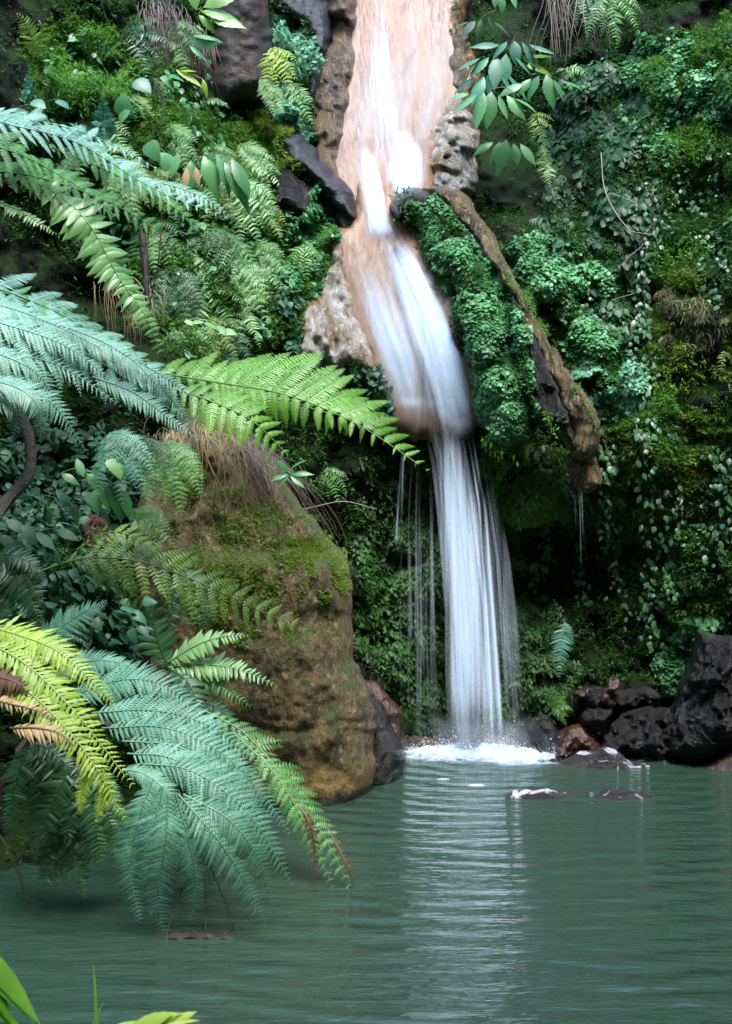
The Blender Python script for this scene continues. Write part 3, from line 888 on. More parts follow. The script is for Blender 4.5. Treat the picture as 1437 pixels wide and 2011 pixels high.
for (px, Yf, lw, ld, lb) in ((935, 8.02, 0.07, 0.05, 'short white foam streak below the splash'), (1058, 7.85, 0.09, 0.05, 'white foam streak drifting beside the thin dark slab'), (870, 8.2, 0.06, 0.035, 'faint foam streak left of the short white one')):
    g = Geo()
    X, U = np.meshgrid(np.linspace(-1, 1, 24), np.linspace(-1, 1, 8))
    e = np.clip(1 - X ** 2 - U ** 2, 0, 1)
    cx_ = (px - CX) / F * Yf
    g.add(np.stack([cx_ + X * lw, Yf + U * ld, 0.006 + 0.006 * e], -1), grid_faces(8, 24), 0, (e * 0.9).ravel())
    tag(g.build('foam_streak', M['foam'], origin=(cx_, Yf, 0)), lb, 'foam')

# ------------------------------------------------------------------ ground cover on the wall (nobody could count it)
SN = surf_normals()


def normal_at(px, py):
    return unit(np.stack([surf(px, py, SN[..., k]) for k in range(3)], -1))


BARE = [closed(p) for p in (
    UP, [(732, 385), (712, 440), (668, 458), (688, 545), (718, 640), (752, 720), (772, 800), (786, 850), (850, 860), (930, 806), (914, 740), (892, 660), (858, 570), (815, 480), (785, 430), (770, 385)],
    [(640, 20), (700, 10), (696, 130), (674, 250), (664, 385), (640, 340), (618, 275), (620, 180), (636, 100)],
    [(905, 60), (932, 240), (930, 320), (935, 400), (880, 400), (846, 372), (838, 318), (852, 262), (880, 100)],
    [(655, 480), (684, 462), (694, 545), (722, 640), (752, 715), (720, 710), (690, 700), (674, 770), (650, 768), (645, 720), (590, 705), (590, 690), (607, 600), (635, 565)],
    [(556, 262), (590, 268), (625, 300), (655, 340), (690, 372), (714, 402), (716, 455), (668, 458), (650, 400), (605, 345), (575, 305)],
    [(540, 350), (565, 335), (595, 355), (608, 390), (592, 425), (560, 405), (545, 390)],
    [(600, -30), (655, 42), (645, 90), (632, 130), (614, 180), (622, 100)],
    [(850, 378), (905, 385), (950, 440), (1005, 535), (1045, 612), (1098, 705), (1152, 790), (1172, 845), (1185, 950), (1150, 972), (1115, 945), (1104, 835), (1066, 800), (1050, 752), (1020, 610), (950, 500), (885, 412)],
    [(300, 880), (380, 815), (470, 835), (530, 910), (590, 990), (645, 1050), (690, 1135), (694, 1290), (735, 1430), (737, 1510), (728, 1570), (700, 1650), (400, 1700), (300, 1500), (255, 1200), (262, 1000)],
    [(700, 1340), (745, 1340), (790, 1400), (800, 1530), (780, 1600), (700, 1600)],
    [(1370, 1238), (1440, 1250), (1520, 1290), (1560, 1400), (1540, 1520), (1180, 1500), (1010, 1490), (1020, 1430), (1100, 1405), (1118, 1370), (1150, 1350), (1205, 1335), (1290, 1355), (1325, 1360), (1350, 1290)],
    [(430, -80), (505, -80), (528, 40), (540, 120), (530, 180), (500, 205), (470, 205), (440, 220), (418, 205), (412, 120), (420, 30)])]
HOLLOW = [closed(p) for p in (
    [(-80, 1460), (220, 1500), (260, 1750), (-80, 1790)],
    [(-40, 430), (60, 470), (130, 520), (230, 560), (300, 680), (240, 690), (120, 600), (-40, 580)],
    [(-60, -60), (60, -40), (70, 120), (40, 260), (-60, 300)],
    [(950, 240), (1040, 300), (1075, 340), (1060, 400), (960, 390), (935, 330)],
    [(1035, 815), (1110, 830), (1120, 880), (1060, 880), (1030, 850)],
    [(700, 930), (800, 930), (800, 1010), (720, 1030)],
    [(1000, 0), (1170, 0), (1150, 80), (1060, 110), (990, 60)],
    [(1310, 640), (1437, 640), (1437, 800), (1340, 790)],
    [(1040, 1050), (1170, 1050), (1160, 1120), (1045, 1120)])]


BMASK = np.max([sdf(gx, gy, b) for b in BARE], 0)
HMASK = np.max([sdf(gx, gy, h) for h in HOLLOW], 0)


def place(poly, n, soft=16, seed=0, bare=True, hollow=0.15, thin=0.0, freq=0.03, holes=None):
    """n points inside poly with a ragged rim, off the bare rock and thin in the hollows"""
    if holes is None:
        holes = HOLLOW
    poly = closed(poly)
    x0, y0 = poly.min(0) - soft
    x1, y1 = poly.max(0) + soft
    X, Y = [], []
    got = 0
    for _ in range(12):
        m = int(n * 1.6) + 50
        px, py = rng.uniform(x0, x1, m), rng.uniform(y0, y1, m)
        q = np.stack([px * freq, py * freq, np.full(m, seed * 3.7)], -1)
        ok = sdf(px, py, poly) + soft * fbm(q, 3, seed) > 0
        if bare:
            ok &= surf(px, py, BMASK) + 5 * fbm(q * 2, 2, 77) < 0
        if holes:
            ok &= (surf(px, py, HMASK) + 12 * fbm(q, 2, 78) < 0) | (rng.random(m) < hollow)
        if thin:
            ok &= fbm(q * 0.8, 3, seed + 5) * 0.7 + 0.5 > thin * rng.random(m) * 1.6
        X.append(px[ok]); Y.append(py[ok])
        got += ok.sum()
        if got >= n:
            break
    return np.concatenate(X)[:n], np.concatenate(Y)[:n]


def cover(name, label, polys, n, L, mat, prof='leaf', wid=0.35, mode='up', out=0.05, seg=2, droop=0.2, hang=0.7, soft=16, seed=0, hollow=0.15, thin=0.6, bare=True, fold=0.25, holes=None, kind='stuff', cat=None, stalks=None):
    g = Geo()
    for j, (pl, share) in enumerate(polys):
        px, py = place(pl, int(n * share), soft, seed + j, bare, hollow, thin, holes=holes)
        k = len(px)
        N0 = normal_at(px, py)
        q = np.stack([px * 0.02, py * 0.02, np.full(k, seed + 1.0)], -1)
        lump = np.clip(0.5 + 0.9 * fbm(q, 3, seed + 60), 0, 1.6)
        B = P(px, py, surf(px, py)) + N0 * (out * lump * rng.random(k) ** 0.6)[:, None]
        jit = rng.normal(0, 1, (k, 3))
        if mode == 'hang':
            D = np.array([0, -0.25, -1.0]) * hang + N0 * 0.25 + jit * 0.3
            N = N0 + np.array([0, 0, 0.45]) + jit[:, ::-1] * 0.25
        elif mode == 'up':
            D = N0 * 0.6 + jit * 0.6 + np.array([0, 0, 0.1])
            N = np.array([0, -0.25, 0.9]) + jit[:, ::-1] * 0.45
        else:
            D = N0 * 0.4 + np.array([0, 0, -0.7]) + jit * 0.45
            N = N0 + np.array([0, 0, 0.8]) + jit[:, ::-1] * 0.3
        Ls = L * (0.6 + 0.8 * rng.random(k))
        r = np.clip(0.15 + 0.55 * lump / 1.2 * rng.random(k) + 0.3 * rng.random(k), 0, 1)
        blades(g, B, D, N, Ls, Ls * wid, prof, seg, droop, fold, 0, 0, r)
    o = g.build(name, M[mat])
    return tag(o, label, cat, kind=kind)


ALL = [(-250, -150), (600, -160), (1000, -160), (1650, -150), (1700, 700), (1640, 1480), (1000, 1475), (700, 1480), (640, 1500), (250, 1600), (200, 1720), (-250, 1750), (-260, 800)]
cover('moss', None, [(ALL, 1)], 230000, 0.034, 'deep_moss', 'pinnule', 0.36, 'up', 0.08, 1, 0.1, seed=1, soft=10, hollow=0.1, thin=0.5)
cover('moss', None, [([(40, 60), (300, 30), (420, 240), (560, 230), (560, 500), (640, 420), (680, 480), (640, 540), (560, 700), (560, 760), (380, 740), (240, 500), (60, 330)], 0.62), ([(1080, 740), (1437, 760), (1500, 1000), (1437, 1240), (1230, 1250), (1180, 1000), (1060, 900)], 0.38), ([(1290, 120), (1437, 60), (1550, 300), (1500, 600), (1290, 560)], 0.16)],
      130000, 0.032, 'moss', 'pinnule', 0.34, 'up', 0.09, 1, 0.1, seed=2, soft=26, thin=0.8)
cover('moss', None, [([(470, 235), (560, 240), (600, 330), (560, 350), (460, 330), (420, 270)], 0.35), ([(1270, 560), (1400, 560), (1437, 700), (1380, 760), (1270, 740)], 0.4), ([(1215, 800), (1400, 810), (1437, 950), (1250, 960)], 0.25)],
      26000, 0.034, 'yellow_moss', 'pinnule', 0.3, 'up', 0.09, 1, 0.1, seed=3, soft=26, thin=0.9)
cover('moss', None, [([(690, 900), (830, 880), (1000, 900), (1040, 1100), (1100, 1220), (1180, 1330), (1000, 1400), (760, 1420), (700, 1250)], 1)],
      34000, 0.042, 'deep_moss', 'leaf', 0.3, 'hang', 0.1, 2, 0.2, seed=4, soft=20, thin=0.8)
cover('moss', 'bright moss hanging from the ledge under the brown runnel', [([(960, 850), (1040, 860), (1110, 900), (1120, 960), (1060, 1000), (985, 1000), (955, 930)], 1)],
      7000, 0.035, 'moss', 'leaf', 0.28, 'hang', 0.16, 2, 0.2, seed=5, soft=14, thin=0.4)
cover('moss', 'yellow-green moss over the upper right slope of the huge brown boulder', [([(520, 900), (560, 950), (610, 1000), (660, 1070), (694, 1140), (690, 1180), (640, 1130), (590, 1110), (540, 1010)], 0.7), ([(350, 960), (540, 960), (640, 1110), (600, 1230), (400, 1230)], 0.45)],
      24000, 0.017, 'yellow_moss', 'pinnule', 0.35, 'up', 0.02, 1, 0.1, seed=6, soft=56, thin=1.5, bare=False)
cover('moss', 'moss creeping over the upper edge of the brown runnel', [([(915, 395), (960, 440), (1012, 530), (1050, 610), (1104, 700), (1160, 785), (1180, 840), (1172, 845), (1140, 785), (1086, 705), (1034, 615), (990, 535), (940, 445)], 1)], 5000, 0.03, 'moss', 'pinnule', 0.34, 'up', 0.07, 1, 0.1, seed=21, soft=10, thin=0.8, bare=False)
# leafy mats
LOBE = [(798, 402), (834, 390), (870, 400), (935, 475), (990, 560), (1025, 650), (1052, 750), (1046, 830), (1000, 868), (962, 845), (944, 770), (928, 680), (892, 590), (846, 480)]
cover('leaf_mat', 'thick mat of small bright leaves covering the rounded rock lobe right of the lower cascade', [(LOBE, 1)], 42000, 0.028, 'cover', 'heart', 0.5, 'shingle', 0.08, 2, 0.25, seed=7, soft=8, thin=0.3)
cover('leaf_mat', 'mat of small leaves sloping between the brown runnel and the dark ivy', [([(1000, 480), (1100, 470), (1190, 520), (1200, 600), (1210, 680), (1130, 690), (1090, 660), (1030, 570)], 1)], 14000, 0.034, 'cover', 'heart', 0.5, 'shingle', 0.1, 2, 0.25, seed=8, soft=18, thin=0.5)
cover('leaf_mat', 'pale blue-green leafy mound right of the lower end of the brown runnel', [([(1120, 700), (1160, 665), (1220, 675), (1255, 730), (1250, 800), (1190, 830), (1140, 770)], 1)], 9000, 0.032, 'blue_cover', 'heart', 0.5, 'shingle', 0.16, 2, 0.25, seed=9, soft=16, thin=0.3)
cover('leaf_mat', 'blue-green leafy clump between the rusty boulder and the upper cascade', [([(525, 40), (570, 20), (610, 60), (622, 120), (605, 170), (565, 150), (535, 110)], 0.55), ([(540, 110), (600, 170), (622, 230), (620, 280), (560, 270), (540, 190)], 0.45)], 8500, 0.042, 'blue_cover', 'heart', 0.5, 'shingle', 0.2, 2, 0.25, seed=10, soft=10, thin=0.3)
cover('leaf_mat', 'small bright leaves along the lower edge of the slanting slab', [([(575, 330), (610, 350), (650, 390), (672, 420), (660, 470), (620, 460), (590, 420)], 0.6), ([(560, 430), (660, 440), (670, 520), (620, 580), (540, 560), (530, 470)], 0.4)], 9500, 0.036, 'cover', 'heart', 0.5, 'shingle', 0.12, 2, 0.25, seed=11, soft=14, thin=0.5)
cover('leaf_mat', 'scattered pale leaves above the dark ivy high on the right wall', [([(1225, 150), (1300, 120), (1360, 180), (1350, 260), (1290, 310), (1240, 250)], 0.4), ([(1340, 70), (1437, 90), (1437, 240), (1370, 200)], 0.35), ([(1120, 170), (1260, 90), (1330, 60), (1340, 130), (1230, 180)], 0.25)], 6000, 0.036, 'cover', 'heart', 0.5, 'shingle', 0.08, 2, 0.25, seed=12, soft=34, thin=1.0)
cover('leaf_mat', 'bright leafy tongue hanging beside the great dark wet boulder', [([(1285, 1330), (1300, 1270), (1340, 1230), (1400, 1190), (1420, 1220), (1360, 1270), (1340, 1330), (1310, 1365)], 1)], 4200, 0.045, 'cover', 'heart', 0.5, 'shingle', 0.14, 2, 0.25, seed=13, soft=10, thin=0.3)
cover('leaf_mat', 'dark glossy little leaves under the crusted rock beside the lower cascade', [([(665, 730), (745, 725), (775, 790), (770, 820), (690, 810)], 0.4), ([(540, 580), (600, 600), (590, 720), (560, 760), (500, 740), (520, 640)], 0.6)], 5200, 0.05, 'broad_dark', 'heart', 0.5, 'shingle', 0.1, 2, 0.25, seed=14, soft=14, thin=0.5)
cover('leaf_mat', 'mixed small leaves over the right wall below the ivy', [([(1240, 330), (1437, 300), (1500, 560), (1437, 600), (1270, 560)], 0.3), ([(1180, 880), (1300, 840), (1437, 900), (1500, 1150), (1300, 1200), (1240, 1050)], 0.45), ([(1050, 860), (1200, 960), (1210, 1020), (1080, 1010)], 0.25)], 3600, 0.036, 'vine', 'heart', 0.5, 'shingle', 0.1, 2, 0.25, seed=15, soft=26, thin=0.95)
cover('leaf_mat', 'mixed leaf litter and seedlings over the left wall', [([(60, 100), (420, 60), (430, 260), (540, 420), (560, 700), (420, 740), (250, 560), (60, 350)], 1)], 2200, 0.06, 'broad', 'heart', 0.45, 'shingle', 0.12, 2, 0.25, seed=16, soft=26, thin=0.95)
cover('leaf_mat', 'dark leaves crowding the shaded bank behind the lower ferns', [([(-30, 860), (300, 880), (330, 1100), (330, 1300), (100, 1300), (-40, 1150)], 1)], 3200, 0.062, 'broad_dark', 'heart', 0.45, 'shingle', 0.2, 3, 0.25, seed=17, soft=20, thin=0.8)
cover('ivy', 'sheet of dark glossy pointed ivy leaves shingled down the right wall', [([(1050, 330), (1110, 160), (1200, 120), (1260, 170), (1290, 330), (1290, 480), (1260, 640), (1180, 600), (1080, 470)], 1)], 6000, 0.085, 'ivy', 'leaf', 0.34, 'hang', 0.07, 3, 0.25, hang=1.0, seed=18, soft=14, thin=0.2)
cover('lacy_moss', 'lacy green clubmoss cushion high on the left wall', [([(100, 110), (180, 80), (270, 130), (280, 190), (230, 240), (130, 220)], 1)], 9000, 0.05, 'lacy', 'grass', 0.12, 'up', 0.25, 1, 0.2, seed=19, soft=16, thin=0.5)
cover('lacy_moss', 'olive brown mossy wisps on the right wall above the green moss', [([(1300, 560), (1400, 570), (1437, 680), (1330, 690)], 1)], 3500, 0.05, 'olive_wisp', 'grass', 0.1, 'hang', 0.1, 1, 0.2, seed=20, soft=20, thin=0.8)

# ------------------------------------------------------------------ ferns
TOP = (0, -0.72, 0.7)


def frond(root, pts, mat, name='frond', label=None, N=TOP, stem=None, **k):
    """one frond through pixel points (px, py, distance)"""
    pts = np.array(pts, float)
    w_ = P(pts[:, 0], pts[:, 1], pts[:, 2])
    g, gs = Geo(), Geo()
    frond_geo(g, w_, N, stem_geo=gs, **k)
    o = g.build(name, M[mat], root)
    if label: o['label'] = label
    s_ = gs.build('stem', M[stem or ('brown_stem' if mat in ('rust_fern', 'tan_fern') else mat)], o, origin=root.location)
    return o


# large tree fern, left middle
t2 = thing('tree_fern', 'big silvery tree fern reaching from the left edge over the huge brown boulder', 'tree fern', P(-120, 700, 5.6))
big = dict(level=2, npin=17, mpin=20, pw=0.17, ang=32, droop=0.22, seg=2, jit=0.05)
frond(t2, [(-160, 520, 5.9), (60, 590, 6.1), (230, 680, 6.3), (420, 800, 6.5)], 'sheen_fern', plen=0.34, N=(0.1, -0.6, 0.8), **big)
frond(t2, [(-180, 560, 5.5), (0, 620, 5.6), (160, 690, 5.8), (330, 800, 6.0), (390, 870, 6.05)], 'sheen_fern', plen=0.32, N=(0.1, -0.65, 0.75), **big)
frond(t2, [(-160, 650, 5.2), (0, 690, 5.3), (120, 720, 5.4), (240, 800, 5.5)], 'sheen_fern', plen=0.12, **dict(big, npin=36, mpin=12, pw=0.11, pinw=0.7))
frond(t2, [(-120, 720, 5.1), (0, 745, 5.15), (100, 790, 5.2), (175, 895, 5.3)], 'sheen_fern', plen=0.12, **dict(big, npin=36, mpin=12, pw=0.11, pinw=0.7))
frond(t2, [(-140, 790, 5.0), (-30, 780, 5.05), (30, 810, 5.1), (20, 880, 5.15)], 'sheen_fern', plen=0.11, **dict(big, npin=32, mpin=12, pw=0.11, pinw=0.7))
for pts, pl in (([(-120, 600, 5.3), (20, 640, 5.35), (130, 680, 5.4), (235, 760, 5.5)], 0.13), ([(40, 620, 5.6), (150, 650, 5.65), (250, 700, 5.7), (330, 780, 5.8)], 0.13), ([(120, 640, 5.8), (230, 690, 5.85), (330, 745, 5.9), (400, 800, 5.95)], 0.12),
                ([(-100, 660, 5.15), (10, 700, 5.2), (80, 740, 5.25), (130, 830, 5.3)], 0.12), ([(-60, 740, 5.05), (30, 760, 5.1), (75, 800, 5.1), (80, 870, 5.15)], 0.11), ([(-110, 590, 5.45), (0, 600, 5.5), (110, 640, 5.6), (210, 690, 5.65)], 0.12),
                ([(200, 700, 5.9), (290, 740, 5.9), (350, 800, 5.95), (380, 850, 6.0)], 0.11)):
    frond(t2, pts, 'sheen_fern', plen=pl, N=(0.1, -0.7, 0.7), **dict(big, npin=39, mpin=12, pw=0.11, pinw=0.7))
frond(t2, [(180, 740, 5.7), (260, 770, 5.75), (330, 820, 5.8), (385, 860, 5.85)], 'sheen_fern', plen=0.1, **dict(big, npin=32, mpin=12, pw=0.11, pinw=0.7))
frond(t2, [(-60, 560, 6.3), (60, 590, 6.4), (200, 650, 6.6), (340, 740, 6.8)], 'mid_fern', plen=0.22, N=(0.1, -0.5, 0.85), **dict(big, npin=22))
tip = dict(level=2, npin=24, mpin=24, pw=0.2, ang=24, droop=0.3, seg=2, peak=0.3, taper=0.88, pinw=0.4, jit=0.05)
frond(t2, [(300, 730, 6.3), (420, 750, 6.3), (560, 775, 6.2), (700, 832, 6.1), (845, 928, 6.0)], 'bright_fern', label='frond coloured lime-green as if backlit, stretched toward the falling water', plen=0.40, N=(0.1, -0.86, 0.5), upper=0.4, **dict(tip, ang=24, droop=0.35))
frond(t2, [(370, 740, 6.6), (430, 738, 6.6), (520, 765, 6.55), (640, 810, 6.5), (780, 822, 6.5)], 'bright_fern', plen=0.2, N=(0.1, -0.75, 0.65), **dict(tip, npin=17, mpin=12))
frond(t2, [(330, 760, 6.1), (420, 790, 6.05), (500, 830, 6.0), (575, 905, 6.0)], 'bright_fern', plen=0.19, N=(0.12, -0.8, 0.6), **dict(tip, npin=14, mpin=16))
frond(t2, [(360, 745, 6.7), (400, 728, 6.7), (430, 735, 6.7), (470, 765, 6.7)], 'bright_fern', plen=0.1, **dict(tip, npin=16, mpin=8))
g = Geo()
tube(g, [P(-60, 1090, 5.0), P(0, 1000, 5.2), P(60, 915, 5.4), P(30, 800, 5.5), P(-110, 690, 5.5)], 0.03, 0.02, 8, rough=0.2)
g.build('trunk', M['bark'], t2)

# fern entering at upper left
t1 = thing('tree_fern', 'shaded tree fern with blue-white topped fronds entering at the upper left edge', 'tree fern', P(-150, 250, 6.8))
frond(t1, [(-160, 190, 6.8), (0, 240, 7.0), (150, 280, 7.2), (300, 370, 7.4), (450, 430, 7.5)], 'sheen_fern', plen=0.46, N=(0.1, -0.66, 0.74), upper=0.45, **dict(big, npin=30, mpin=22, ang=24, pw=0.13))
frond(t1, [(-160, 260, 6.6), (0, 290, 6.7), (110, 340, 6.9), (210, 410, 7.0), (240, 470, 7.1)], 'mid_fern', plen=0.36, N=(0.1, -0.66, 0.74), upper=0.5, **dict(big, npin=20, ang=22))
frond(t1, [(100, 290, 7.4), (220, 340, 7.5), (330, 400, 7.6), (420, 470, 7.7)], 'mid_fern', plen=0.36, N=(0.1, -0.62, 0.78), upper=0.5, **dict(big, npin=20, ang=20))
frond(t1, [(280, 350, 7.7), (360, 372, 7.7), (420, 400, 7.7), (465, 438, 7.75)], 'sheen_fern', plen=0.12, **dict(big, npin=20, mpin=12))
frond(t1, [(-100, 330, 6.9), (60, 345, 7.0), (220, 400, 7.2), (330, 470, 7.35), (380, 530, 7.4)], 'mid_fern', plen=0.34, N=(0.1, -0.7, 0.7), upper=0.6, **dict(big, npin=24, ang=22))
frond(t1, [(-120, 225, 7.2), (60, 235, 7.3), (200, 275, 7.5), (340, 350, 7.7)], 'sheen_fern', plen=0.26, N=(0.1, -0.6, 0.8), upper=0.6, **dict(big, npin=26, ang=22))
sw = thing('sword_fern', 'pale green sword fern frond with rounded leaflets drooping across the dark hollow', 'fern', P(20, 330, 7.0))
once = dict(level=1, npin=44, pw=0.2, ang=12, droop=0.35, seg=3, prof='pinnule', peak=0.3, taper=0.7, jit=0.14)
frond(sw, [(20, 335, 7.0), (110, 380, 7.0), (175, 440, 6.95), (230, 540, 6.95), (285, 620, 6.95), (318, 695, 7.0)], 'pale_fern', plen=0.155, N=(0.2, -0.8, 0.5), **once)
frond(sw, [(-60, 380, 6.9), (30, 410, 6.9), (80, 440, 6.9), (118, 465, 6.95)], 'pale_fern', plen=0.07, N=(0.1, -0.6, 0.8), **dict(once, npin=30))

# blue-green fern drooping into the pool
t3 = thing('tree_fern', 'large blue-green tree fern drooping into the pool at lower left', 'tree fern', P(60, 1400, 5.6))
D3 = dict(level=2, npin=36, mpin=12, pw=0.12, pinw=0.7, ang=30, droop=0.35, seg=2, peak=0.25, taper=0.82, jit=0.05, stem_r=0.005)
for pts, pl, kw in (
        ([(60, 1290, 6.1), (110, 1240, 6.1), (160, 1205, 6.1), (210, 1180, 6.1)], 0.19, {}),
        ([(100, 1330, 5.95), (170, 1300, 5.95), (230, 1300, 5.9), (275, 1320, 5.9)], 0.15, {}),
        ([(130, 1370, 5.8), (240, 1335, 5.75), (330, 1350, 5.7), (420, 1430, 5.7)], 0.2, {}),
        ([(180, 1400, 5.65), (300, 1395, 5.6), (410, 1425, 5.55), (515, 1505, 5.55)], 0.21, {}),
        ([(240, 1455, 5.5), (360, 1470, 5.45), (470, 1550, 5.4), (560, 1690, 5.4)], 0.2, {}),
        ([(280, 1500, 5.35), (380, 1515, 5.3), (490, 1600, 5.25), (575, 1740, 5.25)], 0.19, {}),
        ([(300, 1530, 5.2), (275, 1600, 5.15), (255, 1700, 5.15), (277, 1815, 5.15)], 0.17, {}),
        ([(330, 1560, 5.1), (325, 1650, 5.05), (310, 1750, 5.08), (322, 1842, 5.14)], 0.16, {}),
        ([(350, 1560, 5.12), (420, 1640, 5.08), (480, 1730, 5.1), (522, 1822, 5.17)], 0.165, {}),
        ([(370, 1620, 5.2), (395, 1670, 5.2), (410, 1710, 5.2), (408, 1750, 5.2)], 0.1, {}),
        ([(240, 1510, 5.3), (285, 1520, 5.3), (330, 1560, 5.25), (345, 1620, 5.25)], 0.13, {}),
        ([(200, 1430, 5.6), (330, 1430, 5.5), (450, 1490, 5.45), (540, 1600, 5.45)], 0.19, {}),
        ([(250, 1480, 5.4), (340, 1490, 5.35), (430, 1560, 5.3), (490, 1680, 5.3)], 0.17, {}),
        ([(320, 1545, 5.15), (300, 1630, 5.1), (290, 1720, 5.1), (300, 1800, 5.12)], 0.14, {}),
        ([(345, 1560, 5.12), (370, 1650, 5.08), (385, 1740, 5.1), (372, 1815, 5.14)], 0.14, {}),
        ([(360, 1560, 5.15), (450, 1610, 5.12), (510, 1690, 5.12), (540, 1780, 5.17)], 0.15, {}),
        ([(300, 1445, 5.7), (420, 1480, 5.75), (500, 1540, 5.75), (570, 1640, 5.75)], 0.16, {}),
        ([(260, 1420, 5.9), (330, 1440, 5.9), (420, 1500, 5.95), (470, 1570, 5.95)], 0.14, {})):
    frond(t3, pts, 'blue_fern', plen=pl * 0.72, N=(0.12, -0.78, 0.62), **dict(D3, **kw))
for pts in ([(350, 1550, 5.3), (380, 1680, 5.22), (340, 1785, 5.2), (325, 1850, 5.15)], [(360, 1560, 5.3), (400, 1690, 5.22), (402, 1790, 5.2), (404, 1838, 5.18)], [(370, 1560, 5.3), (410, 1690, 5.2), (450, 1790, 5.18), (460, 1830, 5.2)]):
    g = Geo()
    tube(g, [P(*p) for p in pts], 0.005, 0.003, 5)
    g.build('stem', M['stem'], t3)
g = Geo()
tube(g, [P(-60, 1660, 5.9), P(0, 1560, 5.8), P(60, 1450, 5.8), P(180, 1410, 5.7), P(320, 1500, 5.4)], 0.035, 0.012, 8, rough=0.2)
g.build('trunk', M['bark'], t3)

t4 = thing('fern', 'yellow-lime fern lying over the blue-green fern at the left edge', 'fern', P(-60, 1280, 5.2))
for pts, pl in (([(-90, 1215, 5.3), (30, 1245, 5.2), (130, 1290, 5.1), (235, 1395, 5.05)], 0.11), ([(-90, 1240, 5.2), (30, 1290, 5.1), (140, 1390, 5.0), (262, 1545, 4.95)], 0.12),
                ([(-30, 1300, 5.1), (70, 1370, 5.0), (170, 1480, 4.9), (245, 1610, 4.9)], 0.11), ([(-80, 1250, 5.4), (20, 1250, 5.35), (90, 1275, 5.3), (150, 1330, 5.3)], 0.09),
                ([(165, 1480, 4.9), (172, 1520, 4.9), (160, 1560, 4.9), (158, 1600, 4.9)], 0.05), ([(200, 1510, 4.9), (206, 1550, 4.9), (198, 1580, 4.9), (190, 1615, 4.9)], 0.05)):
    frond(t4, pts, 'lime_fern', plen=pl, N=(0.1, -0.75, 0.65), level=1, npin=46, pw=0.12, ang=30, droop=0.3, seg=6, prof='pinnule', serr=0.45, peak=0.3, taper=0.75)
frond(t4, [(-60, 1360, 5.0), (10, 1380, 4.98), (70, 1395, 4.95), (120, 1420, 4.95)], 'tan_fern', label='dry tan frond', plen=0.1, level=1, npin=20, pw=0.12, ang=35, droop=0.5, seg=3, upper=0.4)
frond(t4, [(20, 1430, 4.95), (70, 1430, 4.92), (115, 1440, 4.9), (150, 1470, 4.9)], 'tan_fern', label='dry tan frond', plen=0.07, level=1, npin=18, pw=0.12, ang=35, droop=0.5, seg=3)
frond(t4, [(-60, 1320, 5.05), (0, 1330, 5.02), (40, 1345, 5.0), (58, 1375, 5.0)], 'rust_fern', label='curled rust-brown dead frond', plen=0.08, level=1, npin=26, pw=0.16, ang=10, droop=0.7, seg=4, stem='brown_stem')

t5 = thing('fern', 'deep green fern arching down before the boulder with withered tips in the water', 'fern', P(400, 1400, 6.3))
e = dict(level=2, npin=26, mpin=9, pw=0.22, ang=30, droop=0.3, seg=2, peak=0.35, taper=0.75, pinw=0.42)
frond(t5, [(400, 1395, 6.3), (480, 1440, 6.2), (560, 1530, 6.05), (640, 1650, 5.9), (688, 1745, 5.84)], 'mid_fern', plen=0.15, N=(0.1, -0.7, 0.7), **e)
frond(t5, [(460, 1440, 6.1), (540, 1520, 6.0), (600, 1620, 5.9), (655, 1745, 5.84)], 'mid_fern', plen=0.1, N=(0.1, -0.7, 0.7), **e)
frond(t5, [(560, 1550, 6.0), (605, 1610, 5.9), (618, 1680, 5.86), (612, 1742, 5.84)], 'rust_fern', label='withered brown tip hanging into the water', plen=0.04, stem='brown_stem', **dict(e, level=1, npin=22, pw=0.2))
frond(t5, [(640, 1620, 5.95), (672, 1680, 5.88), (690, 1720, 5.85), (690, 1750, 5.84)], 'rust_fern', label='withered brown tip hanging into the water', plen=0.03, stem='brown_stem', **dict(e, level=1, npin=18, pw=0.2))

t6 = thing('fern', 'olive green fern with a yellow stalk spreading across the face of the huge brown boulder', 'fern', P(60, 1140, 6.6))
o6 = dict(level=2, npin=20, mpin=11, pw=0.17, ang=30, droop=0.3, seg=2, peak=0.35, taper=0.8, pinw=0.4)
frond(t6, [(50, 1135, 6.6), (150, 1098, 6.65), (260, 1100, 6.7), (370, 1135, 6.75), (480, 1185, 6.8), (625, 1252, 6.85)], 'olive_fern', plen=0.26, N=(0.1, -0.8, 0.6), start=0.2, **o6)
frond(t6, [(100, 1110, 6.7), (170, 1100, 6.7), (240, 1140, 6.7), (300, 1210, 6.7)], 'olive_fern', plen=0.14, N=(0.1, -0.8, 0.6), start=0.15, **dict(o6, npin=15))
frond(t6, [(150, 1080, 6.9), (215, 1045, 6.9), (270, 1060, 6.9), (345, 1120, 6.95)], 'olive_fern', plen=0.13, N=(0.1, -0.6, 0.8), **dict(o6, npin=15))
t7 = thing('fern', 'light green fern fanning out beside the middle of the huge brown boulder', 'fern', P(330, 1310, 6.7))
o7 = dict(level=1, npin=24, pw=0.2, ang=25, droop=0.3, seg=3, prof='pinnule', serr=0.3)
frond(t7, [(330, 1300, 6.7), (390, 1265, 6.65), (440, 1250, 6.6), (488, 1248, 6.6)], 'pale_fern', plen=0.11, **o7)
frond(t7, [(330, 1310, 6.7), (400, 1305, 6.65), (470, 1315, 6.6), (545, 1348, 6.6)], 'pale_fern', plen=0.11, **o7)
frond(t7, [(335, 1315, 6.7), (400, 1330, 6.65), (450, 1360, 6.6), (500, 1392, 6.6)], 'mid_fern', plen=0.09, **o7)
frond(t7, [(330, 1310, 6.7), (310, 1260, 6.7), (300, 1210, 6.7), (312, 1160, 6.7)], 'dark_fern', plen=0.13, **o7)
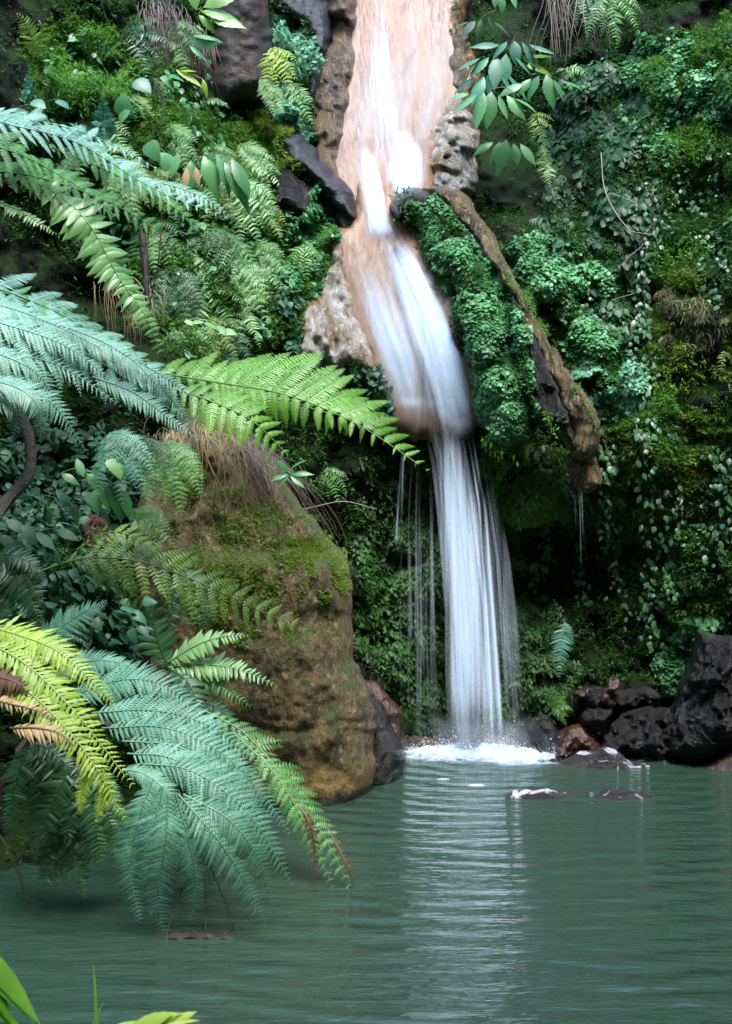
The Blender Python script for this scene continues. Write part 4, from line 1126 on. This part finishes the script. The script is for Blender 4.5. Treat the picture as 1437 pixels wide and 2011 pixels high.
frond(t7, [(330, 1310, 6.7), (370, 1340, 6.6), (385, 1380, 6.55), (390, 1420, 6.5)], 'dark_fern', plen=0.12, **o7)


def clump(name, label, px, py, mat, fr, plen=0.3, level=1, npin=16, mpin=8, Y=None, off=0.06, N=TOP, group=None, droop_px=0.25, toward=0.35, ang=22, pw=0.2, serr=0.3, seg=2, cat='fern', jit=0.1, stem=None, prof='pinnule', dr=0.3, stemr=0.003):
    """a small fern: fr lists (angle in degrees, 0 right and 90 down; length in photo pixels)"""
    Y0 = float(surf(px, py)) - off if Y is None else Y
    root = thing(name, label, cat, P(px, py, Y0), group)
    for a, l in fr:
        a += rng.normal(0, 4)
        ca, sa = math.cos(R(a)), math.sin(R(a))
        pts = [(px + ca * l * t, py + sa * l * t - 0.12 * l * math.sin(math.pi * t) + droop_px * l * t * t, Y0 - toward * l / F * Y0 * t) for t in (0, 0.3, 0.65, 1)]
        frond(root, pts, mat, N=np.array(N) + rng.normal(0, 0.12, 3), plen=plen * l / F * Y0, level=level, npin=npin, mpin=mpin, pw=pw, ang=ang, droop=dr, seg=seg, serr=serr, jit=jit, prof=prof, stem_r=stemr, stem=stem)
    return root


lacy = dict(level=2, npin=15, mpin=8, plen=0.34, pw=0.24, ang=26)
fan = lambda a, b, n, l: [(a + (b - a) * i / max(1, n - 1), l * (0.8 + 0.35 * ((i * 7) % 5) / 5)) for i in range(n)]
clump('fern', 'lacy green fern drooping down the left wall below the tree fern tips', 380, 450, 'mid_fern', fan(20, 75, 5, 170), **lacy)
clump('fern', 'soft grey-green fern hanging over the dark gap left of the crusted rock', 440, 500, 'pale_fern', fan(35, 85, 4, 140), **lacy)
clump('fern', 'light feathery fern left of the crusted rock with one long hanging frond', 490, 480, 'mid_fern', fan(10, 70, 4, 90), **lacy)
clump('fern', 'bright pale fern in front of the dark streaked rock', 455, 365, 'pale_fern', fan(5, 80, 7, 105), plen=0.3, npin=16)
clump('fern', 'yellow-green fern at the foot of the dark streaked rock', 500, 400, 'olive_fern', fan(10, 85, 5, 75), plen=0.3, npin=14)
clump('fern', 'fine fern fringe above the dark streaked rock', 470, 320, 'pale_fern', fan(-10, 40, 5, 90), plen=0.25, npin=18)
clump('fern', 'little lime fern hugging the right side of the rusty boulder', 530, 95, 'lime_fern', fan(20, 95, 5, 75), plen=0.3, npin=13, Y=9.7)
clump('fern', 'small fern tuft in the leaf clump below the rusty boulder', 548, 200, 'pale_fern', fan(0, 100, 4, 50), plen=0.3, npin=12)
clump('fern', 'single short fern frond at the lower tip of the rusty boulder', 400, 200, 'pale_fern', [(5, 52)], plen=0.25, npin=16, Y=9.5)
clump('sword_fern', 'upright sword fern with paired round leaflets behind the shaded tree fern', 203, 280, 'broad_teal', [(-92, 95)], plen=0.28, npin=15, ang=8, pw=0.28, serr=0, Y=8.2, droop_px=0, seg=3, prof='leaf', dr=0.12)
clump('sword_fern', 'blue-green sword fern leaning right with pointed leaflets beside the upright one', 172, 285, 'broad_teal', [(-125, 75), (-75, 50)], plen=0.3, npin=9, ang=20, pw=0.28, serr=0, Y=8.1, seg=3, prof='lance', dr=0.15)
clump('sword_fern', 'pale toothed fern frond lying right of the upright sword fern', 200, 285, 'pale_fern', [(8, 85)], plen=0.26, npin=16, ang=15, Y=8.0)
clump('sword_fern', 'two dim sword fern fronds standing in the dark upper left corner', 45, 200, 'broad_teal', [(-80, 90), (-65, 70)], plen=0.24, npin=14, ang=10, pw=0.25, serr=0, Y=8.3, droop_px=0.05, seg=3, prof='leaf')
clump('fern', 'yellow-green fern against the black upper left corner', 75, 110, 'olive_fern', [(-110, 110), (-80, 90), (-60, 70)], plen=0.25, npin=16, Y=8.6, droop_px=0.1)
clump('fern', 'thin grassy fern fronds above the lacy moss cushion', 190, 130, 'mid_fern', fan(-130, -50, 4, 110), plen=0.16, npin=20, Y=9.0)
clump('fern', 'dark fern under the top left foliage beside the hanging stems', 250, 70, 'dark_fern', fan(-60, 60, 5, 90), plen=0.25, npin=16)
clump('fern', 'green fern fronds at the top edge left of the rusty boulder', 330, 40, 'mid_fern', fan(20, 120, 5, 95), **lacy)
clump('fern', 'mid green fern below the bright long leaf left of the rusty boulder', 320, 250, 'mid_fern', fan(10, 100, 5, 90), **lacy)
clump('fern', 'lacy fern under the pale yellow heart leaves', 400, 290, 'mid_fern', fan(0, 80, 5, 85), **lacy)
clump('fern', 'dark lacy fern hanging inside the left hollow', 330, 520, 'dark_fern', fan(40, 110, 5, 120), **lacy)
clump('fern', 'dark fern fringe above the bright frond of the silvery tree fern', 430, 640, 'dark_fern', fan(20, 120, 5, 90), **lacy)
clump('fern', 'short fern spray beside the dark little leaves left of the crusted rock', 505, 520, 'mid_fern', fan(20, 90, 4, 75), plen=0.3, npin=15)
clump('fern', 'one narrow drooping frond left of the crusted rock', 470, 600, 'pale_fern', [(60, 80)], plen=0.25, npin=16)
clump('fern', 'small pale leafy fern on the green moss above the crusted rock', 600, 435, 'pale_fern', [(60, 35), (20, 28)], plen=0.35, npin=8)
clump('fern', 'low fern by the slanting slab base', 595, 480, 'mid_fern', fan(30, 130, 5, 60), plen=0.3, npin=12)
clump('fern', 'grey-green ragged fern hanging below the silvery tree fern over the brown boulder', 215, 850, 'blue_fern', fan(20, 110, 7, 120), level=2, npin=18, mpin=7, plen=0.28, pw=0.22, Y=6.4)
clump('fern', 'thin dangling fern at the top left corner of the brown boulder', 290, 860, 'dark_fern', fan(40, 110, 5, 105), level=2, npin=16, mpin=7, plen=0.25, pw=0.22, Y=6.6)
clump('fern', 'green fern sprigs on the left flank of the brown boulder', 250, 1010, 'mid_fern', fan(-10, 40, 4, 100), level=2, npin=16, mpin=7, plen=0.28, pw=0.22, Y=6.7)
clump('fern', 'dead brown curled fern among the dark leaves', 170, 1010, 'rust_fern', fan(20, 80, 3, 70), plen=0.22, npin=18, Y=6.4, stem='brown_stem')
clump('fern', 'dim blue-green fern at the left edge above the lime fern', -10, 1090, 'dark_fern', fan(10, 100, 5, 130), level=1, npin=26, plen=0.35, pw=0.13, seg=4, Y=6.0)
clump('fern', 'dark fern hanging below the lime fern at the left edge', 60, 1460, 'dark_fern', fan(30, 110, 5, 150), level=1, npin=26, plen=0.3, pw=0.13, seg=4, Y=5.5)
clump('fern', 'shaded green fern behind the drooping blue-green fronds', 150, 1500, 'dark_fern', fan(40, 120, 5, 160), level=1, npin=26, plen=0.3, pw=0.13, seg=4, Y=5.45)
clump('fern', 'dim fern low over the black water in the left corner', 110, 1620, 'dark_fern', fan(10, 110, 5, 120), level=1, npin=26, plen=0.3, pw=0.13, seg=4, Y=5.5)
clump('fern', 'small green fern on the bank between the boulder and the blue-green fern', 190, 1580, 'mid_fern', fan(20, 90, 4, 110), level=2, npin=18, mpin=8, plen=0.28, pw=0.2, Y=5.5)
for k_ in range(26):
    qx, qy = rng.uniform(90, 560), rng.uniform(120, 700)
    if qx > 250 + (700 - qy) * 0.62 or (qy > 420 and qx < 240):
        qx = 290 + 120 * rng.random()
    clump('fern', 'small green fern in the crowded growth of the upper left bank', qx, qy, ['mid_fern', 'pale_fern', 'mid_fern', 'olive_fern'][k_ % 4], fan(5 + 30 * rng.random(), 60 + 50 * rng.random(), 3 + k_ % 3, 60 + 50 * rng.random()),
          group='small ferns crowding the upper left bank', **(lacy if k_ % 2 else dict(plen=0.3, npin=16)))
clump('fern', 'dark green fern hanging from the top left of the brown boulder beside the dry grass', 330, 865, 'mid_fern', fan(40, 110, 5, 120), level=2, npin=18, mpin=8, plen=0.3, pw=0.22, Y=7.3)
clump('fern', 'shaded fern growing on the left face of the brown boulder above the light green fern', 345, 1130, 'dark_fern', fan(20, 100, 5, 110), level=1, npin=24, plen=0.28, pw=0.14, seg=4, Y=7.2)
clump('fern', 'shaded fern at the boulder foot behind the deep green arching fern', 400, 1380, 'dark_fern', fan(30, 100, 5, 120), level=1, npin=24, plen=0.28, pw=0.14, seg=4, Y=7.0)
# behind and right of the fall
clump('fern', 'pale fern frond hanging alone on the wall right of the fall foot', 1108, 1222, 'blue_fern', [(95, 92), (70, 40)], plen=0.28, npin=18, Y=9.3)
clump('fern', 'small bright fern tuft above the rocks right of the splash', 1085, 1392, 'lacy', fan(-100, 40, 7, 42), plen=0.3, npin=12, Y=9.1)
clump('fern', 'small green fern behind the falling water', 1000, 1095, 'mid_fern', fan(20, 120, 5, 50), plen=0.3, npin=12)
clump('fern', 'short bright fern frond on the wall under the wet flank of the runnel', 1030, 860, 'olive_fern', [(55, 55), (80, 40)], plen=0.22, npin=14, Y=9.1)
clump('fern', 'two pale drooping ferns under the broad-leaved plant', 1062, 285, 'olive_fern', [(80, 70), (60, 45)], plen=0.3, npin=14, Y=10.2)
clump('fern', 'lowest little drooping fern beside the dark ivy', 1078, 318, 'pale_fern', [(85, 42)], plen=0.36, npin=12, Y=10.1)
clump('fern', 'bright fern spray behind the broad-leaved plant', 1045, 225, 'olive_fern', fan(0, 90, 4, 55), plen=0.3, npin=12, Y=10.3)
clump('fern', 'light green fern at the top edge above the ivy', 1200, -20, 'mid_fern', fan(30, 120, 5, 90), plen=0.25, npin=18, Y=9.8)
clump('fern', 'fern tips showing at the top edge right of the hanging roots', 1150, -25, 'dark_fern', fan(40, 110, 4, 75), plen=0.25, npin=16, Y=10.0)
clump('fern', 'small pale fern where the roots end above the ivy', 1110, 135, 'pale_fern', [(5, 50), (40, 30), (170, 20)], plen=0.34, npin=10, Y=10.0)
clump('fern', 'tiny fern sprout between the leaf mat and the ivy strands', 1170, 530, 'pale_fern', [(80, 38), (40, 26)], plen=0.3, npin=10)
clump('fern', 'small pale sprout on the right wall above the brown wisps', 1300, 545, 'pale_fern', [(10, 40), (60, 25)], plen=0.3, npin=9)
clump('fern', 'little sprout at the right edge beside the brown wisps', 1420, 690, 'olive_fern', [(100, 40), (40, 30)], plen=0.3, npin=10)
clump('fern', 'green fern sprigs under the bright frond tip behind the boulder', 640, 920, 'mid_fern', fan(10, 110, 5, 60), plen=0.28, npin=12)

# ------------------------------------------------------------------ broad-leaved plants


def leaf_plant(name, label, px, py, Y, mat, leaves, cat='plant', prof='lance', wid=0.22, fold=0.2, droop=0.35, stemr=0.004, N=(0, -0.6, 0.75), stem='stem', stalk=None, toward=0.3):
    """leaves: (px, py, angle, length px) of each blade; stalk: pixel points of the main stem"""
    root = thing(name, label, cat, P(px, py, Y))
    if stalk:
        g = Geo()
        tube(g, [P(a, b, Y) for a, b in stalk], stemr, stemr * 0.6, 6)
        g.build('stem', M[stem], root)
    for lx, ly, a, l in leaves:
        g = Geo()
        Yl = Y - 0.02 * rng.random()
        L = l / F * Y
        D = np.array([math.cos(R(a)), -toward - 0.15 * rng.random(), -math.sin(R(a))])
        B = P(lx, ly, Yl)
        blades(g, B[None], D[None], np.array([N]) + rng.normal(0, 0.28, (1, 3)), L, L * wid * rng.uniform(0.85, 1.25), prof, 12, droop * rng.uniform(0.6, 1.7), fold * rng.uniform(0.5, 2), 0.09, 0, rng.random(1))
        tube(g, [P(px, py, Y) if not stalk else B + np.array([0, 0.01, 0]), (P(px, py, Y) + B) / 2 + [0, 0, 0.01] if not stalk else B, B] if not stalk else [B + np.array([0, 0.012, 0.004]), B + [0, 0.006, 0.002], B], 0.0025, 0.002, 5, rnd=0.9)
        g.build('leaf', M[mat], root)
    return root


def hand(cx, cy, n, l, a0=20, a1=165, asp=0.5):
    """a spray of leaflets along a drooping midrib"""
    return [(cx + (i - (n - 1) / 2) * l * 0.24, cy + abs(i - (n - 1) / 2) * l * 0.07 + rng.normal(0, 3), a1 + (a0 - a1) * i / (n - 1) + rng.normal(0, 9), l * (0.8 + 0.3 * (1 - abs(2 * i / (n - 1) - 1))) * rng.uniform(0.75, 1.2)) for i in range(n)]


leaf_plant('broad_leaf_plant', 'lush blue-green broad-leaved plant hanging right of the upper cascade', 1005, 80, 10.0, 'broad_teal',
           hand(985, 105, 6, 70) + hand(1010, 80, 5, 60) + hand(965, 140, 5, 65), wid=0.2, stalk=[(1012, 70), (990, 115), (975, 150)])
leaf_plant('broad_leaf_plant', 'pale green fan of broad leaflets in the middle of the hanging plants', 1065, 150, 9.9, 'broad',
           hand(1065, 150, 6, 62), wid=0.22, stalk=[(1085, 0), (1050, 90), (1060, 150)])
leaf_plant('broad_leaf_plant', 'pale green fan of broad leaflets nearest the upper cascade', 968, 175, 9.85, 'broad',
           hand(965, 178, 7, 62), wid=0.2, stalk=[(1020, 190), (990, 172), (960, 176)])
leaf_plant('broad_leaf_plant', 'lowest dark green broad leaflets above the brown shoulder', 995, 280, 10.1, 'broad',
           hand(995, 275, 5, 55, 40, 150), wid=0.2, stalk=[(1025, 240), (1005, 265), (985, 285)])
leaf_plant('broad_leaf_plant', 'small dark broad-leaved spray at the top right of the cascade', 945, 35, 10.6, 'broad_dark',
           hand(945, 35, 5, 50), wid=0.18, stalk=[(975, 20), (955, 28), (935, 45)])
leaf_plant('broad_leaf_plant', 'two hanging leaf tips at the top edge right of the cascade', 985, -20, 10.4, 'broad',
           [(975, -15, 100, 30), (985, -10, 80, 35), (1005, -15, 70, 35)], wid=0.25)
leaf_plant('broad_leaf_plant', 'olive round leaf with a scalloped edge behind the hanging plants', 1055, 118, 10.3, 'olive_fern', [(1040, 122, 20, 50), (1045, 108, 0, 40)], wid=0.35, prof='heart')
leaf_plant('leafy_plant', 'bright green long leaves crossing the top of the rusty boulder', 395, 20, 9.4, 'broad_bright',
           [(400, 15, -30, 80), (395, 22, 0, 75), (385, 20, -100, 60), (390, 30, 40, 45), (410, 35, 10, 75)], wid=0.2, toward=0.2)
leaf_plant('leafy_plant', 'green long leaves drooping left of the rusty boulder', 375, 85, 9.3, 'broad', [(375, 82, 5, 60), (372, 90, 25, 45), (378, 70, -10, 55)], wid=0.2)
leaf_plant('leafy_plant', 'curved lime leaf arching left of the rusty boulder', 350, 140, 9.2, 'lime_fern', [(345, 138, 20, 60), (398, 155, 75, 35), (350, 140, -10, 40)], wid=0.16, droop=0.5)
leaf_plant('heart_leaf_plant', 'pale heart-shaped leaf in front of the left wall stem', 330, 152, 8.6, 'broad', [(322, 148, 40, 34), (335, 145, 10, 30)], prof='heart', wid=0.45)
leaf_plant('heart_leaf_plant', 'light blue-green heart leaf right of the lacy moss cushion', 275, 165, 8.6, 'broad_teal', [(268, 155, 40, 42)], prof='heart', wid=0.42)
leaf_plant('heart_leaf_plant', 'pale heart leaf beside the upright sword fern', 238, 208, 8.4, 'broad', [(228, 196, 50, 42), (245, 215, 110, 30)], prof='heart', wid=0.45)
leaf_plant('heart_leaf_plant', 'round pale leaf above the shaded tree fern frond', 80, 205, 8.1, 'broad_teal', [(66, 196, 30, 32), (115, 195, 30, 28), (30, 212, 20, 30)], prof='heart', wid=0.5)
leaf_plant('heart_leaf_plant', 'wide pale green leaf over the end of the shaded tree fern', 305, 290, 8.3, 'broad', [(290, 280, 60, 46), (325, 300, 80, 36)], prof='heart', wid=0.45)
leaf_plant('leafy_plant', 'large drooping arum leaves with a pale sheen above the bright pale fern', 400, 310, 8.8, 'broad', [(400, 305, 60, 80), (425, 305, 50, 75), (375, 315, 85, 60), (440, 318, 45, 90), (455, 310, 55, 85), (350, 300, 110, 50)], wid=0.2, droop=0.5)
leaf_plant('leafy_plant', 'two dry cream leaves standing under the drooping arum leaves', 380, 350, 8.7, 'tan_fern', [(366, 330, 95, 42), (384, 328, 80, 40)], wid=0.16)
leaf_plant('leafy_plant', 'bright young plant at the right shoulder of the brown boulder', 568, 930, 7.4, 'broad', [(568, 925, -60, 40), (568, 928, -130, 38), (570, 930, -10, 45), (566, 930, 170, 35), (570, 934, 30, 38), (567, 934, 150, 30)], wid=0.18)
leaf_plant('leafy_plant', 'pale round leaflets under the lacy fern left of the crusted rock', 410, 630, 8.6, 'pale_fern', [(365, 628, 20, 22), (378, 632, -20, 20), (405, 632, 10, 34), (425, 640, 20, 30), (440, 648, 5, 26)], prof='heart', wid=0.4)
leaf_plant('leafy_plant', 'pale glossy leaves under the silvery tree fern near the dark branch', 160, 920, 6.4, 'broad', [(150, 900, 60, 40), (170, 930, 40, 45), (200, 945, 60, 60), (225, 950, 65, 70), (185, 960, 80, 50), (120, 930, 20, 40), (240, 960, 70, 60)], wid=0.22)
leaf_plant('leafy_plant', 'pale round leaf with a white edge beside the glossy leaves', 225, 920, 6.35, 'pale_fern', [(222, 900, 60, 44)], prof='heart', wid=0.45)
leaf_plant('leafy_plant', 'dark blue-green pointed leaves at the left edge of the shaded bank', 40, 1040, 6.2, 'broad_dark', [(10, 1020, 20, 55), (40, 1030, 35, 60), (70, 1045, 30, 55), (30, 1060, 60, 50), (90, 1070, 45, 50), (110, 1040, 15, 50), (0, 1050, 40, 50)], wid=0.22)
leaf_plant('leafy_plant', 'dark leaves in the gap left of the brown boulder', 130, 985, 6.5, 'broad_dark', [(110, 960, 30, 50), (140, 985, 60, 45), (90, 990, 80, 40), (165, 975, 20, 45), (60, 970, 10, 45), (200, 1000, 50, 40)], wid=0.25)
leaf_plant('leafy_plant', 'pale blue wet leaves beside the dark fern left of the boulder', 270, 1215, 6.5, 'broad_teal', [(262, 1200, 30, 34), (275, 1225, 50, 32), (258, 1235, 70, 30), (240, 1190, 10, 34), (280, 1180, 0, 30)], prof='heart', wid=0.35)
leaf_plant('grassy_plant', 'bright lime grass leaves in the near left bottom corner', 0, 2050, 2.6, 'bright_fern', [(-50, 1838, 50, 215), (-60, 1880, 42, 190), (-40, 1880, 58, 150), (-70, 1930, 35, 150)], prof='lance', wid=0.085, droop=0.12, toward=0.0)
leaf_plant('grassy_plant', 'thin green grass blade rising from the bottom edge', 190, 2060, 2.7, 'bright_fern', [(190, 2060, -88, 165), (165, 2050, -65, 90)], prof='grass', wid=0.035, droop=0.1, toward=0.0)
leaf_plant('grassy_plant', 'lime leaf tops peeping over the bottom edge', 330, 2060, 2.5, 'lime_fern', [(250, 2020, -22, 110), (300, 2008, -12, 95), (220, 2016, -8, 80), (290, 2025, -45, 60), (330, 2010, -25, 60), (200, 2030, -30, 70)], prof='lance', wid=0.13, droop=0.12, toward=0.0)

# ------------------------------------------------------------------ trailing vines, hanging roots, dry grass


def vine(label, pts, k, L, mat='vine', Y=None, spread=9, wid=0.33, group='vine strands trailing down the right wall'):
    c, _ = curve(pts, 30)
    Yv = surf(c[:, 0], c[:, 1]) - 0.10 if Y is None else np.full(30, Y)
    Yv = np.minimum(Yv, np.convolve(np.pad(Yv, 4, 'edge'), np.ones(9) / 9, 'valid'))
    root = thing('trailing_vine', label, 'vine', P(c[0, 0], c[0, 1], Yv[0]), group)
    w_ = P(c[:, 0], c[:, 1], Yv)
    g = Geo()
    tube(g, list(w_[::3]), 0.004, 0.002, 5)
    g.build('stem', M['bark'], root)
    i = rng.integers(0, 30, k)
    B = w_[i] + rng.normal(0, 1, (k, 3)) * np.array([spread / F * 9.3, 0.02, 0.05])
    side = np.sign(rng.normal(0, 1, k))
    D = np.stack([side * (0.25 + 0.4 * rng.random(k)), -0.3 - 0.3 * rng.random(k), -0.9 + 0 * side], -1)
    N = np.stack([rng.normal(0, 0.3, k), -0.75 + 0 * side, 0.65 + 0 * side], -1)
    g = Geo()
    blades(g, B, D, N, L * (0.6 + 0.7 * rng.random(k)), L * wid * (0.8 + 0.4 * rng.random(k)), 'leaf', 4, 0.2, 0.2)
    o = g.build('leaves', M[mat], root)
    o['kind'] = 'stuff'
    return root


for lb, pts, k in (
        ('longest pale-leaved vine strand falling down the middle of the right wall', [(1262, 560), (1275, 700), (1272, 850), (1285, 1000), (1278, 1130), (1284, 1250)], 120),
        ('pale vine strand hanging below the end of the brown runnel knob', [(1180, 850), (1205, 930), (1195, 1010), (1200, 1080)], 60),
        ('vine strand left of the longest one near the wall foot', [(1195, 1000), (1215, 1090), (1225, 1170), (1240, 1200)], 45),
        ('short vine strand over the dark recess right of the fall', [(1062, 1010), (1070, 1070), (1056, 1120), (1060, 1160)], 40),
        ('vine strand near the right edge below the green moss', [(1320, 940), (1330, 1020), (1318, 1100), (1335, 1180)], 60),
        ('vine strand with few leaves beside the water drip', [(1140, 1030), (1150, 1090), (1142, 1150), (1150, 1190)], 26),
        ('vine strand at the far right edge of the wall', [(1420, 900), (1430, 1000), (1415, 1080), (1428, 1140)], 40),
        ('upper vine strand leaving the dark ivy', [(1150, 600), (1180, 640), (1210, 650), (1245, 640)], 30),
        ('vine strand running down from the dark ivy edge past the pale mound', [(1290, 420), (1275, 500), (1265, 560), (1270, 640)], 50)):
    vine(lb, pts, int(k * 1.5), 0.056, spread=12)
for lb, pts in (('bare thin creeper stem looping over the dark ivy', [(1200, 380), (1250, 400), (1285, 430), (1262, 480), (1225, 520), (1250, 580)]),
                ('long bare creeper stem crossing the ivy toward the mat', [(1180, 300), (1190, 380), (1235, 450), (1290, 470), (1270, 560), (1200, 590)]),
                ('straight pale dead stem on the green moss right of the knob', [(1245, 820), (1258, 860), (1285, 890), (1262, 868), (1265, 910)])):
    c = np.array(pts, float)
    g = Geo()
    tube(g, list(P(c[:, 0], c[:, 1], surf(c[:, 0], c[:, 1]) - 0.12)), 0.005, 0.003, 5, n=40)
    tag(g.build('creeper_stem', M['pale_root']), lb, 'creeper')


def hair(name, label, tops, k, length, mat, cat, spread=(6, 0.03), sway=0.15, r=0.003, Yoff=0.12, Y=None, down=0.5):
    """a tuft of drooping dry stems: tops is the pixel line they grow along, length in pixels"""
    c, _ = curve(tops, 40)
    i = rng.integers(0, 40, k)
    px, py = c[i, 0] + rng.normal(0, spread[0], k), c[i, 1] + rng.normal(0, spread[0], k)
    Yv = (surf(px, py) - Yoff if Y is None else np.full(k, Y)) + rng.normal(0, spread[1], k)
    g = Geo()
    l = length * (0.45 + 0.75 * rng.random(k))
    n = 9
    s = np.linspace(0, 1, n)
    dx = rng.normal(0.1, sway, k)[:, None] * l[:, None] * s + rng.normal(0, 0.06, k)[:, None] * l[:, None] * np.sin(s * 5 + rng.random(k)[:, None] * 6)
    dy = l[:, None] * (s[None] ** 1.3) - down * 0.2 * l[:, None] * np.sin(np.pi * s)
    V = P(px[:, None] + dx, py[:, None] + dy, Yv[:, None] - 0.06 * np.sin(np.pi * s * 0.7))
    wv = r * (1 - 0.6 * s)[None, :, None] * np.array([1, 0.5, 0])
    dep = np.array([0, 0.6 * r, 0])
    W = np.stack([V - wv, V - dep, V + wv], 2)
    idx = np.arange(k * n * 3).reshape(k, n, 3)
    f = np.stack([idx[:, :-1, :-1], idx[:, 1:, :-1], idx[:, 1:, 1:], idx[:, :-1, 1:]], -1)
    g.add(W.reshape(-1, 3), f.reshape(-1, 4), 0, np.repeat(rng.random(k), n * 3))
    return tag(g.build(name, M[mat], origin=P(c[20, 0], c[20, 1], float(np.mean(Yv)))), label, cat)


hair('dry_grass_tuft', 'straw-coloured dry grass drooping over the top of the huge brown boulder', [(340, 850), (380, 835), (440, 855)], 70, 150, 'dry_grass', 'dry grass', (16, 0.06), sway=0.45, r=0.0022)
hair('root_tuft', 'dark purple-brown root tuft hanging down the boulder beside the dry grass', [(460, 865), (495, 875), (530, 900), (545, 920)], 120, 190, 'root', 'roots', (14, 0.06), sway=0.32)
hair('dry_grass_tuft', 'sparse dry stalks at the left shoulder of the huge brown boulder', [(300, 860), (330, 850), (350, 860)], 60, 90, 'dry_grass', 'dry grass', sway=0.2)
hair('root_tuft', 'bundle of thin pale roots hanging at the top edge right of the cascade', [(1070, -40), (1090, -45), (1110, -40)], 34, 140, 'pale_root', 'roots', (6, 0.05), sway=0.15, r=0.005, Y=10.2)
hair('root_tuft', 'pale roots slanting down right of the root bundle', [(1140, -20), (1160, -20), (1175, -10)], 22, 110, 'pale_root', 'roots', (6, 0.05), sway=0.3, r=0.005, Y=10.0)
hair('root_tuft', 'grey hanging moss threads left of the rusty boulder', [(285, 20), (320, 10), (380, 60), (400, 100)], 160, 120, 'root', 'hanging moss', (14, 0.06), sway=0.08)
hair('dry_grass_tuft', 'thin dangling stems below the sword fern in the left hollow', [(200, 540), (260, 560), (330, 560)], 40, 130, 'dry_grass', 'dry grass', (14, 0.06), sway=0.1)
for lb, pts, Yb, r, m in (
        ('dark thick branch slanting up at the left edge under the silvery tree fern', [(-40, 1020), (10, 980), (45, 940), (65, 905)], 5.6, 0.022, 'bark'),
        ('leafless twig reaching right under the bright frond tip', [(600, 1000), (640, 990), (680, 985), (740, 1000)], 8.2, 0.004, 'pale_root'),
        ('thin upright stem in the left hollow beside the lacy fern', [(318, 430), (310, 520), (292, 610), (288, 680)], 8.0, 0.005, 'brown_stem'),
        ('green stalk rising from the black water at the left edge', [(55, 1765), (30, 1700), (5, 1650), (-30, 1600)], 5.6, 0.007, 'stem'),
        ('pale dead trunk stub standing in the left hollow', [(278, 460), (284, 520), (288, 580), (292, 600)], 8.4, 0.03, 'bark'),
        ('brown stem bending behind the pale heart leaf', [(300, 270), (318, 230), (320, 190), (300, 170)], 8.8, 0.006, 'bark')):
    c = np.array(pts, float)
    g = Geo()
    tube(g, list(P(c[:, 0], c[:, 1], Yb)), r, r * 0.6, 7, rough=0.25)
    tag(g.build('branch', M[m], origin=P(c[0, 0], c[0, 1], Yb)), lb, 'branch')
# waterlogged litter where the fern tips meet the pool
g = Geo()
X, U = np.meshgrid(np.linspace(-1, 1, 40), np.linspace(-1, 1, 10))
wx_ = -0.72 + X * 0.17
g.add(np.stack([wx_, 5.2 + U * 0.05, 0.012 * (1 - X ** 2) * (1 - U ** 2) - 0.004 + 0.01 * fbm(np.stack([wx_ * 30, U * 3, U * 0], -1), 3, 70)], -1), grid_faces(10, 40))
tag(g.build('mud_islet', M['bark'], origin=(-0.72, 5.2, 0)), 'little dark mud islet at the tips of the drooping fern', 'mud')
